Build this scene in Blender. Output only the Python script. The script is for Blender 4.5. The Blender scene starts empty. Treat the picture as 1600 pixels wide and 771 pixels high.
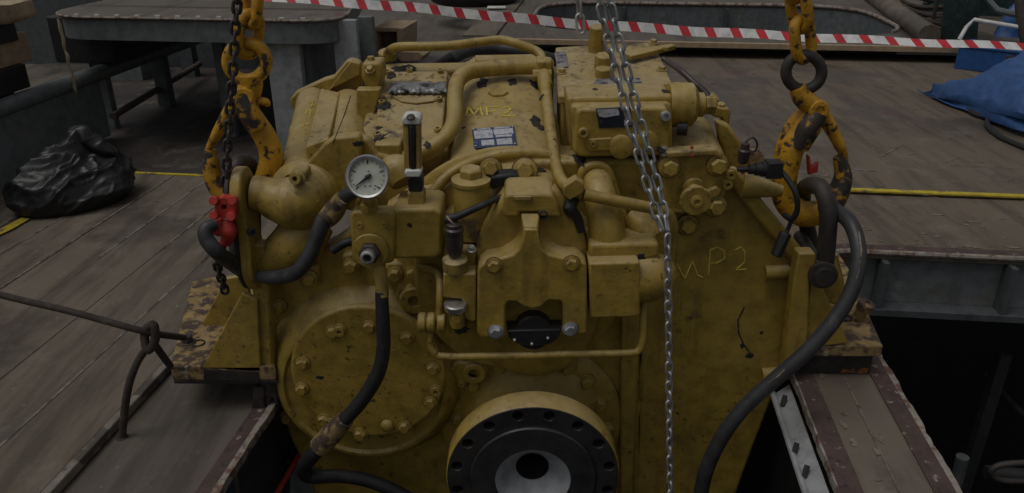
import bpy, bmesh, math, random
from mathutils import Vector, Matrix, noise
random.seed(7)
C = bpy.context.scene.collection
R = math.radians
PI = math.pi

# ------------------------------------------------------------------ camera, sky, sun, exposure
F_PX = 1220.0
PITCH = math.atan(555 / F_PX)
CAM_H = 1.55
cd = bpy.data.cameras.new('camera'); cam = bpy.data.objects.new('camera', cd); C.objects.link(cam)
cd.sensor_width = 36; cd.lens = 36 * F_PX / 1600; cd.clip_start = 0.05; cd.clip_end = 200
cam.location = (0, 0, CAM_H); cam.rotation_euler = (PI / 2 - PITCH, 0, 0)
bpy.context.scene.camera = cam

SUN_EL, SUN_AZ = R(68), R(240)      # azimuth measured clockwise from +Y
w = bpy.data.worlds.new('World'); bpy.context.scene.world = w; w.use_nodes = True
nt = w.node_tree; bg = nt.nodes['Background']
sky = nt.nodes.new('ShaderNodeTexSky'); sky.sky_type = 'NISHITA'; sky.sun_disc = False
sky.sun_elevation = SUN_EL; sky.sun_rotation = SUN_AZ; sky.dust_density = 4.0; sky.air_density = 1.0
hs = nt.nodes.new('ShaderNodeHueSaturation'); hs.inputs['Saturation'].default_value = 0.10
nt.links.new(sky.outputs[0], hs.inputs['Color']); nt.links.new(hs.outputs[0], bg.inputs['Color'])
bg.inputs['Strength'].default_value = 0.12
sl = bpy.data.lights.new('sun', 'SUN'); sl.energy = 1.5; sl.angle = R(32); sl.color = (1, .96, .9)
sun = bpy.data.objects.new('sun', sl); C.objects.link(sun)
sd = Vector((math.sin(SUN_AZ) * math.cos(SUN_EL), math.cos(SUN_AZ) * math.cos(SUN_EL), math.sin(SUN_EL)))
sun.rotation_euler = sd.to_track_quat('Z', 'Y').to_euler(); sun.location = sd * 20
vs = bpy.context.scene.view_settings
vs.view_transform = 'Standard'; vs.look = 'None'; vs.gamma = 1; vs.use_curve_mapping = False
vs.exposure = -1.34

# ------------------------------------------------------------------ survey: from a photo point to its place on a known plane
CP, SP = math.cos(PITCH), math.sin(PITCH)
FWD = Vector((0, CP, -SP)); UPV = Vector((0, SP, CP)); EYE = Vector((0, 0, CAM_H))
def ray(x, y):
    a = (x - 800) / F_PX; b = (385.5 - y) / F_PX
    return FWD + Vector((a, 0, 0)) + UPV * b
def P(x, y, Y):
    d = ray(x, y); return EYE + d * (Y / d.y)
def PZ(x, y, Z):
    d = ray(x, y); return EYE + d * ((Z - CAM_H) / d.z)
def PP(x, y, o, n):
    d = ray(x, y); return EYE + d * ((o - EYE).dot(n) / d.dot(n))
def mpp(p):                         # metres per photo pixel at a point
    return (Vector(p) - EYE).dot(FWD) / F_PX
YAW = R(6.39)                       # the ship's deck is turned this much against the gearbox
UA = Vector((math.cos(YAW), -math.sin(YAW), 0)); VA = Vector((math.sin(YAW), math.cos(YAW), 0))
def D(u, v, z): return UA * u + VA * v + Vector((0, 0, z))
def uv(p): return (p.dot(UA), p.dot(VA))

# ------------------------------------------------------------------ materials
def new_mat(name):
    m = bpy.data.materials.new(name); m.use_nodes = True
    return m, m.node_tree, m.node_tree.nodes['Principled BSDF']
def N(nt, kind, **kw):
    n = nt.nodes.new(kind)
    for k, v in kw.items():
        if k in n.inputs: n.inputs[k].default_value = v
        else: setattr(n, k, v)
    return n
def noise_f(nt, scale, lo, hi, detail=6, rough=.6, vec=None, seed=0):
    t = N(nt, 'ShaderNodeTexNoise', Scale=scale, Detail=detail, Roughness=rough, noise_dimensions='4D')
    t.inputs['W'].default_value = seed
    if vec is not None: nt.links.new(vec, t.inputs['Vector'])
    r = N(nt, 'ShaderNodeMapRange'); r.inputs['From Min'].default_value = lo; r.inputs['From Max'].default_value = hi
    nt.links.new(t.outputs[0], r.inputs['Value'])
    return r.outputs[0]
def mix(nt, f, a, b, k=1.0):
    n = N(nt, 'ShaderNodeMix', data_type='RGBA')
    if k != 1.0:
        q = N(nt, 'ShaderNodeMath', operation='MULTIPLY'); q.inputs[1].default_value = k
        nt.links.new(f, q.inputs[0]); f = q.outputs[0]
    if isinstance(f, float): n.inputs[0].default_value = f
    else: nt.links.new(f, n.inputs[0])
    for i, c in ((6, a), (7, b)):
        if isinstance(c, tuple): n.inputs[i].default_value = (*c, 1)
        else: nt.links.new(c, n.inputs[i])
    return n.outputs[2]
def bump(nt, bs, h, strength, dist=.004):
    b = N(nt, 'ShaderNodeBump', Strength=strength, Distance=dist)
    nt.links.new(h, b.inputs['Height']); nt.links.new(b.outputs[0], bs.inputs['Normal'])
def pos(nt, sc=None):
    g = N(nt, 'ShaderNodeNewGeometry')
    if sc is None: return g.outputs['Position']
    m = N(nt, 'ShaderNodeMapping'); m.inputs['Scale'].default_value = sc
    m.inputs['Rotation'].default_value = (0, 0, YAW)
    nt.links.new(g.outputs['Position'], m.inputs['Vector']); return m.outputs[0]
def wear_mat(name, base, base2, wear, wscale, wlo, whi, rough=.5, metal=0.0, spots=None, spotk=.8, wear_metal=0.0, bmp=.25, dust=None, dust_lightk=.6, sscale=70, slo=.66, streak=None, waves=0):
    m, nt, bs = new_mat(name); v = pos(nt)
    c = mix(nt, noise_f(nt, 3.3, .3, .7, vec=v), base, base2)
    c = mix(nt, noise_f(nt, 16, .42, .75, 8, .65, v, 3), c, tuple(.55 * x for x in base2))
    if dust:  # up-facing dust; its pale tone also puts top light into the colour
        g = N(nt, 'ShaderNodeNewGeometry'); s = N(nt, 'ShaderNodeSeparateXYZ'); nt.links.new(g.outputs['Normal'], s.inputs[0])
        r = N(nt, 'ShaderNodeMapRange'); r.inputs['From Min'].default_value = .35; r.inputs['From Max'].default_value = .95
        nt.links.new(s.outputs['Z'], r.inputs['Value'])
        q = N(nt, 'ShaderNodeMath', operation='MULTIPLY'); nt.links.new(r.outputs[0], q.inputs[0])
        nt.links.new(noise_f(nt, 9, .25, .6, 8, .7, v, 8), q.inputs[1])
        c = mix(nt, q.outputs[0], c, dust, dust_lightk)
    if streak:
        mp_ = N(nt, 'ShaderNodeMapping'); mp_.inputs['Scale'].default_value = (26, 26, 2.2); nt.links.new(v, mp_.inputs['Vector'])
        q = N(nt, 'ShaderNodeMath', operation='MULTIPLY'); nt.links.new(noise_f(nt, 1, .52, .72, 5, .6, mp_.outputs[0], 21), q.inputs[0]); nt.links.new(noise_f(nt, 2.6, .42, .62, 4, .6, v, 22), q.inputs[1])
        c = mix(nt, q.outputs[0], c, streak, .9)
        c = mix(nt, noise_f(nt, 4.3, .56, .70, 7, .7, v, 31), c, (.20, .15, .06), .5)
    wf = noise_f(nt, wscale, wlo, whi, 9, .62, v, 11)
    c = mix(nt, wf, c, wear)
    if spots:
        sp = noise_f(nt, sscale, slo, slo + .06, 4, .55, v, 5)
        if streak:
            q = N(nt, 'ShaderNodeMath', operation='MULTIPLY'); nt.links.new(sp, q.inputs[0]); nt.links.new(noise_f(nt, 2.1, .44, .60, 5, .65, v, 41), q.inputs[1]); sp = q.outputs[0]
        c = mix(nt, sp, c, spots, spotk)
    nt.links.new(c, bs.inputs['Base Color'])
    bs.inputs['Roughness'].default_value = rough
    rr = N(nt, 'ShaderNodeMapRange'); rr.inputs['To Min'].default_value = rough - .1; rr.inputs['To Max'].default_value = rough + .22
    nt.links.new(noise_f(nt, 25, .3, .7, 6, .6, v, 2), rr.inputs['Value']); nt.links.new(rr.outputs[0], bs.inputs['Roughness'])
    bs.inputs['Metallic'].default_value = metal
    if wear_metal:
        q = N(nt, 'ShaderNodeMath', operation='MULTIPLY'); q.inputs[1].default_value = wear_metal
        nt.links.new(wf, q.inputs[0]); nt.links.new(q.outputs[0], bs.inputs['Metallic'])
    hgt_ = noise_f(nt, 60, 0, 1, 8, .65, v, 4)
    if waves:
        q = N(nt, 'ShaderNodeMath', operation='MULTIPLY_ADD'); nt.links.new(noise_f(nt, 9, 0, 1, 4, .5, v, 51), q.inputs[0]); q.inputs[1].default_value = waves; nt.links.new(hgt_, q.inputs[2]); hgt_ = q.outputs[0]
    bump(nt, bs, hgt_, bmp)
    return m
M = {}
M['yellow'] = wear_mat('yellow_paint', (.42, .29, .05), (.33, .222, .04), (.095, .065, .032), 6, .62, .68, .40, spots=(.04, .03, .02), spotk=.85, dust=(.47, .37, .19), dust_lightk=.75, sscale=48, bmp=.5, slo=.60, streak=(.11, .075, .03), waves=2.2)
M['yellow_dirty'] = wear_mat('oily_yellow_paint', (.41, .285, .065), (.33, .23, .06), (.055, .04, .028), 9, .57, .66, .48, spots=(.03, .025, .02), spotk=.9, dust=(.47, .38, .22), dust_lightk=.75, sscale=36, bmp=.7, slo=.54, streak=(.09, .06, .03), waves=2)
M['flaked'] = wear_mat('flaking_paint', (.38, .27, .11), (.28, .18, .07), (.07, .045, .032), 18, .465, .545, .75, spots=(.36, .33, .28), spotk=.6, sscale=34, bmp=.9, slo=.6)
M['hook'] = wear_mat('chipped_hook_paint', (.66, .35, .016), (.56, .28, .014), (.055, .044, .038), 26, .545, .60, .42, wear_metal=.3, spots=(.06, .04, .03), bmp=.7, sscale=60, slo=.6, streak=(.16, .09, .03), waves=1.5)
M['hook_worn'] = wear_mat('worn_hook_paint', (.60, .31, .016), (.50, .25, .014), (.06, .052, .048), 18, .44, .50, .45, wear_metal=.35, spots=(.06, .04, .03), bmp=.6, sscale=60, slo=.6)
M['steel_dark'] = wear_mat('dark_forged_steel', (.075, .066, .06), (.055, .048, .044), (.10, .06, .04), 10, .6, .75, .5, metal=.35)
M['steel_black'] = wear_mat('blackened_steel', (.075, .075, .078), (.055, .055, .058), (.11, .085, .065), 5, .52, .72, .33, metal=.55, bmp=.1)
M['rubber'] = wear_mat('black_rubber', (.028, .028, .030), (.02, .02, .022), (.055, .05, .045), 18, .58, .75, .5, bmp=.12)
M['rubber_grey'] = wear_mat('grey_rubber_hose', (.045, .045, .048), (.035, .035, .038), (.09, .085, .08), 18, .6, .75, .45, bmp=.15)
M['galv'] = wear_mat('galvanised_steel', (.62, .63, .63), (.5, .51, .52), (.28, .26, .24), 40, .6, .75, .42, metal=.75, bmp=.1)
M['silver'] = wear_mat('bright_steel', (.68, .68, .66), (.58, .58, .57), (.3, .29, .27), 30, .62, .75, .3, metal=.85, bmp=.05)
M['alu'] = wear_mat('primed_grey_metal', (.38, .39, .405), (.29, .30, .315), (.15, .15, .15), 20, .62, .75, .5, metal=.1, bmp=.1)
M['black'] = wear_mat('black_plastic', (.022, .022, .024), (.016, .016, .018), (.05, .045, .04), 20, .6, .75, .45, bmp=.1)
M['tar'] = wear_mat('tarred_timber', (.028, .025, .023), (.02, .018, .017), (.05, .035, .03), 14, .5, .6, .7, bmp=.7)
M['red'] = wear_mat('red_paint', (.62, .055, .035), (.5, .045, .03), (.2, .03, .02), 20, .62, .75, .45)
M['brown_plug'] = wear_mat('brown_connector', (.07, .05, .045), (.05, .04, .038), (.1, .08, .07), 20, .6, .75, .35)
M['grey_paint'] = wear_mat('grey_ship_paint', (.155, .172, .178), (.13, .147, .152), (.22, .215, .2), 5, .60, .70, .5, spots=(.10, .07, .05), spotk=.6, sscale=25, streak=(.09, .07, .055))
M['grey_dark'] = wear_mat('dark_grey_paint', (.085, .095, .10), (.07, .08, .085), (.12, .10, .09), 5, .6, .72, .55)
M['grey_light'] = wear_mat('pale_grey_paint', (.34, .36, .365), (.29, .31, .315), (.2, .18, .16), 4, .66, .74, .5, spots=(.14, .1, .08), spotk=.5)
M['primer_red'] = wear_mat('red_primer', (.095, .058, .052), (.075, .05, .045), (.30, .27, .23), 30, .60, .66, .75, spots=(.02, .02, .02), sscale=26, bmp=.7, slo=.6)
M['weld'] = wear_mat('raw_weld_edge', (.36, .33, .29), (.27, .24, .2), (.14, .07, .055), 24, .48, .58, .75, bmp=1)
M['cardboard'] = wear_mat('cardboard', (.38, .28, .18), (.33, .24, .15), (.2, .14, .09), 4, .66, .75, .8)
M['paper'] = wear_mat('brown_wrapping_paper', (.46, .36, .24), (.40, .31, .2), (.3, .22, .14), 3, .6, .75, .75)
M['wood'] = wear_mat('pale_timber', (.42, .31, .20), (.37, .27, .17), (.26, .18, .11), 6, .6, .75, .75)
M['yellow_line'] = wear_mat('yellow_line_paint', (.60, .46, .03), (.52, .40, .03), (.14, .11, .07), 16, .56, .63, .65)
M['blue'] = wear_mat('blue_enamel', (.016, .095, .30), (.014, .08, .25), (.05, .07, .1), 8, .66, .75, .4)
M['tarp'] = wear_mat('blue_tarpaulin', (.034, .108, .30), (.03, .09, .25), (.06, .12, .26), 5, .55, .75, .45, bmp=.2)
M['net'] = wear_mat('green_netting', (.012, .035, .033), (.01, .022, .025), (.025, .05, .05), 18, .5, .65, .9, bmp=1)
M['white'] = wear_mat('white_enamel', (.74, .74, .70), (.68, .68, .64), (.4, .38, .34), 8, .66, .76, .5)
M['dial'] = wear_mat('gauge_dial', (.52, .54, .45), (.48, .50, .42), (.4, .4, .34), 8, .7, .8, .35, bmp=0)
M['tape_white'] = wear_mat('white_tape', (.80, .80, .78), (.74, .74, .73), (.6, .6, .58), 6, .66, .8, .35, bmp=.05)
M['tape_red'] = wear_mat('red_tape', (.62, .035, .05), (.56, .03, .045), (.5, .05, .05), 6, .66, .8, .35, bmp=.05)
M['chalk'] = wear_mat('yellow_crayon', (.74, .64, .12), (.66, .56, .10), (.4, .3, .05), 60, .58, .66, .8)
M['plate_blue'] = wear_mat('blue_plate', (.04, .065, .16), (.035, .055, .13), (.2, .22, .26), 50, .6, .7, .35)
M['plate_white'] = wear_mat('plate_white_field', (.56, .57, .60), (.50, .51, .55), (.22, .24, .30), 90, .52, .62, .4)
M['rust_rope'] = wear_mat('brown_rope', (.055, .042, .034), (.042, .033, .028), (.08, .06, .05), 30, .55, .7, .8, bmp=.6)
M['foil'] = wear_mat('grey_duct_tape', (.33, .34, .35), (.25, .26, .27), (.04, .04, .04), 22, .52, .6, .35, metal=.35, bmp=.5)
M['orange'] = wear_mat('orange_paint', (.6, .16, .02), (.5, .13, .02), (.2, .06, .02), 20, .6, .7, .6)
M['flake'] = wear_mat('worn_pale_flakes', (.26, .22, .17), (.2, .165, .13), (.12, .07, .055), 30, .5, .6, .85)
M['plate_black'] = wear_mat('dark_data_plate', (.025, .032, .05), (.02, .026, .04), (.12, .13, .15), 60, .62, .7, .3)
M['crust'] = wear_mat('flaked_label', (.33, .32, .30), (.20, .18, .17), (.04, .05, .10), 24, .54, .60, .6)

M['rust_smear'] = wear_mat('rust_smear', (.30, .09, .02), (.2, .06, .02), (.06, .03, .02), 40, .5, .6, .8)
M['grime'] = wear_mat('oily_grime', (.17, .11, .03), (.12, .075, .025), (.30, .19, .04), 30, .5, .6, .6)
def bag_mat():
    m, nt, bs = new_mat('black_bin_bag'); bs.inputs['Base Color'].default_value = (.012, .013, .014, 1)
    bs.inputs['Roughness'].default_value = .42
    v = pos(nt)
    t = N(nt, 'ShaderNodeTexNoise', Scale=9, Detail=2, Roughness=.4); t.inputs['Distortion'].default_value = .6
    nt.links.new(v, t.inputs['Vector']); bump(nt, bs, t.outputs[0], .25, .04); return m
M['bag'] = bag_mat()
def deck_mat(name, a, b, stain, planks=None, rustk=.3):
    m, nt, bs = new_mat(name); v = pos(nt)
    vs_ = pos(nt, (9, 1.1, 1))
    c = mix(nt, noise_f(nt, 1.6, .3, .7, 8, .65, v), a, b)
    c = mix(nt, noise_f(nt, 1.1, .46, .62, 9, .7, vs_, 5), c, stain, .8)
    c = mix(nt, noise_f(nt, 1.3, .52, .60, 8, .62, v, 61), c, stain, .7)
    c = mix(nt, noise_f(nt, 4, .53, .66, 10, .75, v, 9), c, (.21, .185, .155), .5)
    c = mix(nt, noise_f(nt, 2.2, .60, .70, 8, .6, v, 17), c, (.11, .055, .045), rustk)
    c = mix(nt, noise_f(nt, 38, .69, .74, 4, .5, v, 13), c, (.30, .29, .27), .55)
    c = mix(nt, noise_f(nt, 48, .68, .74, 4, .5, v, 14), c, (.02, .018, .016), .7)
    nt.links.new(c, bs.inputs['Base Color'])
    rr = N(nt, 'ShaderNodeMapRange'); rr.inputs['To Min'].default_value = .42; rr.inputs['To Max'].default_value = .8
    nt.links.new(noise_f(nt, 1.3, .60, .50, 8, .62, v, 61), rr.inputs['Value']); nt.links.new(rr.outputs[0], bs.inputs['Roughness'])
    bump(nt, bs, noise_f(nt, 35, 0, 1, 10, .7, v, 1), .35)
    return m
M['deck'] = deck_mat('deck_steel', (.105, .089, .069), (.13, .113, .089), (.062, .05, .042))
M['deck_plate'] = deck_mat('deck_sheet', (.162, .127, .090), (.122, .097, .071), (.068, .055, .044), rustk=.5)
M['deck_dark'] = deck_mat('shade_toned_dark_steel', (.05, .04, .035), (.036, .03, .027), (.025, .02, .018), rustk=.3)  # dark steel, with the shade under the platform mixed into its colour
M['beam'] = deck_mat('weathered_beam_top', (.125, .10, .08), (.095, .077, .064), (.17, .14, .11), rustk=.7)
M['plank'] = deck_mat('weathered_plank', (.172, .142, .106), (.122, .10, .075), (.066, .053, .041), rustk=.15)
M['caulk'] = wear_mat('pale_seam', (.26, .23, .19), (.2, .18, .15), (.08, .07, .06), 12, .48, .56, .8)
M['hold'] = wear_mat('hold_near_black', (.016, .016, .017), (.012, .012, .013), (.03, .026, .022), 4, .55, .7, .7)  # near-black tone shared by the floor, webs, posts and pipes of the hold

# ------------------------------------------------------------------ mesh builder
def ortho(axis):
    a = Vector(axis).normalized()
    t = Vector((0, 0, 1)) if abs(a.z) < .9 else Vector((1, 0, 0))
    x = t.cross(a).normalized(); return x, a.cross(x).normalized(), a
def smooth_path(pts, n=6):
    pts = [Vector(p) for p in pts]
    if len(pts) < 3: return pts
    q = [pts[0] * 2 - pts[1]] + pts + [pts[-1] * 2 - pts[-2]]
    out = []
    for i in range(1, len(q) - 2):
        for k in range(n):
            t = k / n; a, b, c, d = q[i - 1], q[i], q[i + 1], q[i + 2]
            out.append(.5 * ((2 * b) + (c - a) * t + (2 * a - 5 * b + 4 * c - d) * t * t + (3 * b - a - 3 * c + d) * t ** 3))
    out.append(pts[-1]); return out
class MB:
    def __init__(s): s.bm = bmesh.new()
    def face(s, vs):
        try: return s.bm.faces.new(vs)
        except ValueError: return None
    def prism(s, pts, vec):
        vec = Vector(vec); a = [s.bm.verts.new(p) for p in pts]; b = [s.bm.verts.new(Vector(p) + vec) for p in pts]
        s.face(a); s.face(b[::-1]); n = len(a)
        for i in range(n): s.face([a[i], b[i], b[(i + 1) % n], a[(i + 1) % n]])
        return s
    def loft(s, rings, cap=True, closed=False):
        vs = [[s.bm.verts.new(p) for p in r] for r in rings]; n = len(vs[0])
        m = len(vs)
        for i in range(m if closed else m - 1):
            a, b = vs[i], vs[(i + 1) % m]
            for k in range(n): s.face([a[k], a[(k + 1) % n], b[(k + 1) % n], b[k]])
        if cap and not closed: s.face(vs[0][::-1]); s.face(vs[-1])
        return s
    def tube(s, pts, r, seg=12, smooth=6, closed=False, flat=(1, 1), up=None, rz=None):
        pts = [Vector(p) for p in pts]; k = len(pts)
        rad = r if isinstance(r, (list, tuple)) else [r] * k
        if smooth and k > 2:
            q = smooth_path(pts, smooth)
            rad = [rad[min(i // smooth, k - 1)] * (1 - (i % smooth) / smooth) + rad[min(i // smooth + 1, k - 1)] * ((i % smooth) / smooth) for i in range(len(q))]
            pts = q
        rings = []; prev = None
        for i, p in enumerate(pts):
            if closed: t = pts[(i + 1) % len(pts)] - pts[i - 1]
            else: t = pts[min(i + 1, len(pts) - 1)] - pts[max(i - 1, 0)]
            t.normalize()
            if up is not None: x = Vector(up).cross(t).normalized()
            elif prev is None: x = ortho(t)[0]
            else: x = (prev - t * prev.dot(t)).normalized()
            prev = x; y = t.cross(x)
            rings.append([p + (x * math.cos(a) * flat[0] + y * math.sin(a) * flat[1]) * rad[i] for a in [2 * PI * j / seg for j in range(seg)]])
        return s.loft(rings, True, closed)
    def lathe(s, o, axis, prof, seg=40, cap=True):      # prof: (radius, distance along axis)
        x, y, a = ortho(axis); o = Vector(o)
        rings = [[o + a * h + (x * math.cos(t) + y * math.sin(t)) * max(r, 1e-4) for t in [2 * PI * j / seg for j in range(seg)]] for r, h in prof]
        return s.loft(rings, cap)
    def cyl(s, o, axis, r, h, seg=28, ch=None):
        ch = min(r, h) * .12 if ch is None else ch
        return s.lathe(o, axis, [(r, 0), (r, h - ch), (r - ch, h)], seg)
    def box(s, c, hx, hy, hz, rot=None):
        rot = rot or Matrix.Identity(3); c = Vector(c)
        f = lambda x, y, z: c + rot @ Vector((x * hx, y * hy, z * hz))
        return s.prism([f(-1, -1, -1), f(1, -1, -1), f(1, 1, -1), f(-1, 1, -1)], rot @ Vector((0, 0, 2 * hz)))
    def plate(s, outer, holes, vec):                    # flat plate with openings cut through
        vec = Vector(vec); loops = []
        for lp in [outer] + holes:
            vsl = [s.bm.verts.new(p) for p in lp]
            loops.append((vsl, [s.bm.edges.new((vsl[i], vsl[(i + 1) % len(vsl)])) for i in range(len(vsl))]))
        es = [e for l in loops for e in l[1]]
        g = bmesh.ops.triangle_fill(s.bm, edges=es, use_beauty=True)
        fs = [f for f in g['geom'] if isinstance(f, bmesh.types.BMFace)]
        mp = {}
        for l in loops:
            for v in l[0]: mp[v] = s.bm.verts.new(v.co + vec)
        for f in fs: s.face([mp[v] for v in f.verts][::-1])
        for vsl, _ in loops:
            for i in range(len(vsl)):
                a, b = vsl[i], vsl[(i + 1) % len(vsl)]; s.face([a, b, mp[b], mp[a]])
        return s
    def build(s, name, mat, parent=None, bevel=0, smooth=True, seg=2, rel=True, subsurf=0):
        bm = s.bm
        bmesh.ops.remove_doubles(bm, verts=bm.verts, dist=1e-6)
        bmesh.ops.recalc_face_normals(bm, faces=bm.faces)
        me = bpy.data.meshes.new(name); bm.to_mesh(me); bm.free()
        mats = mat if isinstance(mat, list) else [mat]
        for m_ in mats: me.materials.append(M[m_])
        if smooth:
            me.polygons.foreach_set('use_smooth', [True] * len(me.polygons)); me.set_sharp_from_angle(angle=R(38))
        o = bpy.data.objects.new(name, me); C.objects.link(o)
        if parent: adopt(o, parent)
        if bevel:
            b = o.modifiers.new('bevel', 'BEVEL'); b.width = bevel; b.segments = seg; b.limit_method = 'ANGLE'; b.angle_limit = R(35)
            b.harden_normals = False
        if subsurf:
            q = o.modifiers.new('sub', 'SUBSURF'); q.levels = q.render_levels = subsurf
        return o
WORLD = {}
def adopt(o, parent):
    o.parent = parent; o.matrix_parent_inverse = Matrix.Translation(-WORLD.get(parent.name, Vector((0, 0, 0))))
def thing(name, label, cat, loc, group=None):
    o = bpy.data.objects.new(name, None); C.objects.link(o); o.location = loc; o.empty_display_size = .1
    WORLD[o.name] = Vector(loc); o['label'] = label; o['category'] = cat
    if group: o['group'] = group
    return o
def tag(o, label, cat, group=None, kind=None):
    o['label'] = label; o['category'] = cat
    if group: o['group'] = group
    if kind: o['kind'] = kind
    return o
def struct(o): o['kind'] = 'structure'; return o
def circ(c, axis, r, n=24, a0=0):
    x, y, a = ortho(axis); return [Vector(c) + (x * math.cos(t) + y * math.sin(t)) * r for t in [a0 + 2 * PI * j / n for j in range(n)]]
def px(pts, Y): return [P(x, y, Y) for x, y in pts]
def px3(pts): return [P(*q) for q in pts]
def roundpoly(pts, r, n=4):                             # round the corners of a planar polygon
    out = []; k = len(pts)
    for i in range(k):
        p, a, b = pts[i], pts[i - 1], pts[(i + 1) % k]
        da, db = (a - p), (b - p); ra = min(r, da.length * .45, db.length * .45)
        s, e = p + da.normalized() * ra, p + db.normalized() * ra
        for j in range(n + 1):
            t = j / n; out.append(s * (1 - t) ** 2 + p * 2 * t * (1 - t) + e * t * t)
    return out
def crinkle(o, amp, sc, seed=0):
    for v in o.data.vertices:
        d = noise.noise_vector(v.co * sc + Vector((seed, seed, seed)))
        v.co += d * amp
BOLT = {}
def bolt(parent, p, axis=(0, -1, 0), r=.012, h=.012, mat='yellow', kind='hex', name='bolt', spin=.3):
    key = (round(r, 4), round(h, 4), mat, kind)
    if key not in BOLT:
        b = MB()
        if kind == 'hex':
            b.lathe((0, 0, -.001), (0, 0, 1), [(r * 1.52, 0), (r * 1.48, .0022), (r * 1.3, .0024)], 20)
            for f_ in b.bm.faces: f_.material_index = 1
            b.lathe((0, 0, 0), (0, 0, 1), [(r * 1.35, 0), (r * 1.35, h * .22), (r * 1.3, h * .25)], 20)
            nf = len(b.bm.faces)
            b.lathe((0, 0, h * .22), (0, 0, 1), [(r, 0), (r, h * .8), (r * .84, h)], 6)
        elif kind == 'socket':
            b.lathe((0, 0, 0), (0, 0, 1), [(r, 0), (r, h * .85), (r * .9, h), (r * .55, h), (r * .5, h * .4), (.0001, h * .4)], 20, cap=False)
        elif kind == 'port':
            b.lathe((0, 0, 0), (0, 0, 1), [(r * 1.3, 0), (r * 1.3, h * .3), (r, h * .35), (r, h), (r * .45, h), (r * .4, -h * .4), (.0001, -h * .4)], 20, cap=False)
        else:
            b.lathe((0, 0, 0), (0, 0, 1), [(r, 0), (r, h * .5), (r * .75, h * .85), (r * .35, h)], 20)
        BOLT[key] = b.build(name, [mat, 'grime'], parent); o = BOLT[key]
    else:
        o = BOLT[key].copy(); C.objects.link(o); o.name = name; adopt(o, parent)
    q = Vector(axis).normalized().to_track_quat('Z', 'Y') @ Matrix.Rotation(spin, 3, 'Z').to_quaternion()
    o.matrix_basis = Matrix.LocRotScale(Vector(p), q, None)
    return o
def hose(parent, pts, rpx, mat, name='hose', seg=14, smooth=8, flat=(1, 1)):
    q = px3(pts); rs = [(rpx[i] if isinstance(rpx, list) else rpx) * mpp(q[i]) for i in range(len(q))]
    return MB().tube(q, rs, seg, smooth, flat=flat).build(name, mat, parent)
def solid(parent, name, pts, Y, depth, mat='yellow', bevel=.006, vec=None, rnd=0, seg=2):
    q = px(pts, Y)
    if rnd: q = roundpoly(q, rnd)
    return MB().prism(q, vec if vec else (0, depth, 0)).build(name, mat, parent, bevel, seg=seg)
def surf_hit(x, y):
    bpy.context.view_layer.update(); dg = bpy.context.evaluated_depsgraph_get()
    ok, loc, nor, *_ = bpy.context.scene.ray_cast(dg, EYE, ray(x, y).normalized())
    return (loc, nor) if ok else (P(x, y, 2.2), Vector((0, -1, 0)))
def stroke(parent, lines, rpx, mat='chalk', name='chalk_mark'):
    b = MB()
    for ln in lines:
        pts = []
        for i in range(len(ln) - 1):
            n = max(2, int(math.dist(ln[i], ln[i + 1]) / 3))
            for k in range(n): pts.append([ln[i][j] + (ln[i + 1][j] - ln[i][j]) * k / n for j in (0, 1)])
        pts.append(ln[-1]); q = []
        for x, y in pts:
            l, nn = surf_hit(x, y); q.append(l + nn * .0006)
        b.tube(q, [rpx * mpp(c) * random.uniform(.6, 1.2) for c in q], 6, 0, flat=(1, 1))
    return b.build(name, mat, parent)

exec_order = []
# ================================================================== THE SETTING
uL = uv(PZ(434, 627, 0))[0]; uP = uv(PZ(264, 573, 0))[0]
uBl = uv(PZ(1243, 595, .1))[0]; uBr = .5 * (uv(PZ(1480, 771, .1))[0] + uv(PZ(1380, 545, .1))[0])
vB = uv(PZ(1460, 400, .1))[1]; vY = uv(PZ(1460, 308, .1))[1]; vYl = uv(PZ(260, 277.5, .02))[1]
ZS, ZP = .12, .26
vP = uv(PZ(1065, 67, ZP))[1]
print('SURVEY', uL, uP, uBl, uBr, vB, vY, vYl, vP)
def slab(name, poly, z, th, mat, parent=None, bevel=0, holes=()):
    return MB().plate([D(u, v, z) for u, v in poly], [[D(u, v, z) for u, v in h] for h in holes], (0, 0, -th)).build(name, mat, parent, bevel)
vend = 16
deck = struct(slab('deck', [(-9, -1), (uL, -1), (uL, vB - .05), (uL, vend), (-9, vend)], 0, .02, 'deck'))
# planks
b = MB(); u = uP; i = 0
while u > -5.2:
    wd = random.choice((.235, .25, .265)); dz = random.uniform(-.002, .002)
    b.prism([D(u - wd + .003, -1, .004), D(u, -1, .004), D(u, vYl, .004), D(u - wd + .003, vYl, .004)], (0, 0, .03 + dz)); u -= wd; i += 1
struct(b.build('plank_deck', 'plank', None, .0015))
b = MB(); u = uP; random.seed(7); seams = []; uq = uP
for i in range(60):
    wd = random.choice((.235, .25, .265)); random.uniform(-.002, .002); uq -= wd; seams.append(uq)
    if uq < -5.2: break
random.seed(11)
for i in range(len(seams)):
    u = seams[i]
    v = -1
    while v < vYl - .3:
        L = random.uniform(.5, 1.6)
        if random.random() < .8: b.prism([D(u - .004, v, .032), D(u + .006, v, .032), D(u + .006, min(v + L, vYl), .032), D(u - .004, min(v + L, vYl), .032)], (0, 0, .006))
        v += L
random.seed(7)
struct(b.build('plank_seam', 'caulk', None))
b = MB(); b.prism([D(uP + .0008, -1, .004), D(uP + .028, -1, .004), D(uP + .028, vYl, .004), D(uP + .0008, vYl, .004)], (0, 0, .033)); struct(b.build('edge_batten', 'caulk', None, .004))
uRt0 = -.95
struct(slab('shade_toned_floor', [(-4.6, vYl + .04), (uRt0, vYl + .04), (uRt0, 8.0), (-4.6, 8.0)], .006, .004, 'deck_dark'))  # dark floor below the platform, part of its shade held in the colour
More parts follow.
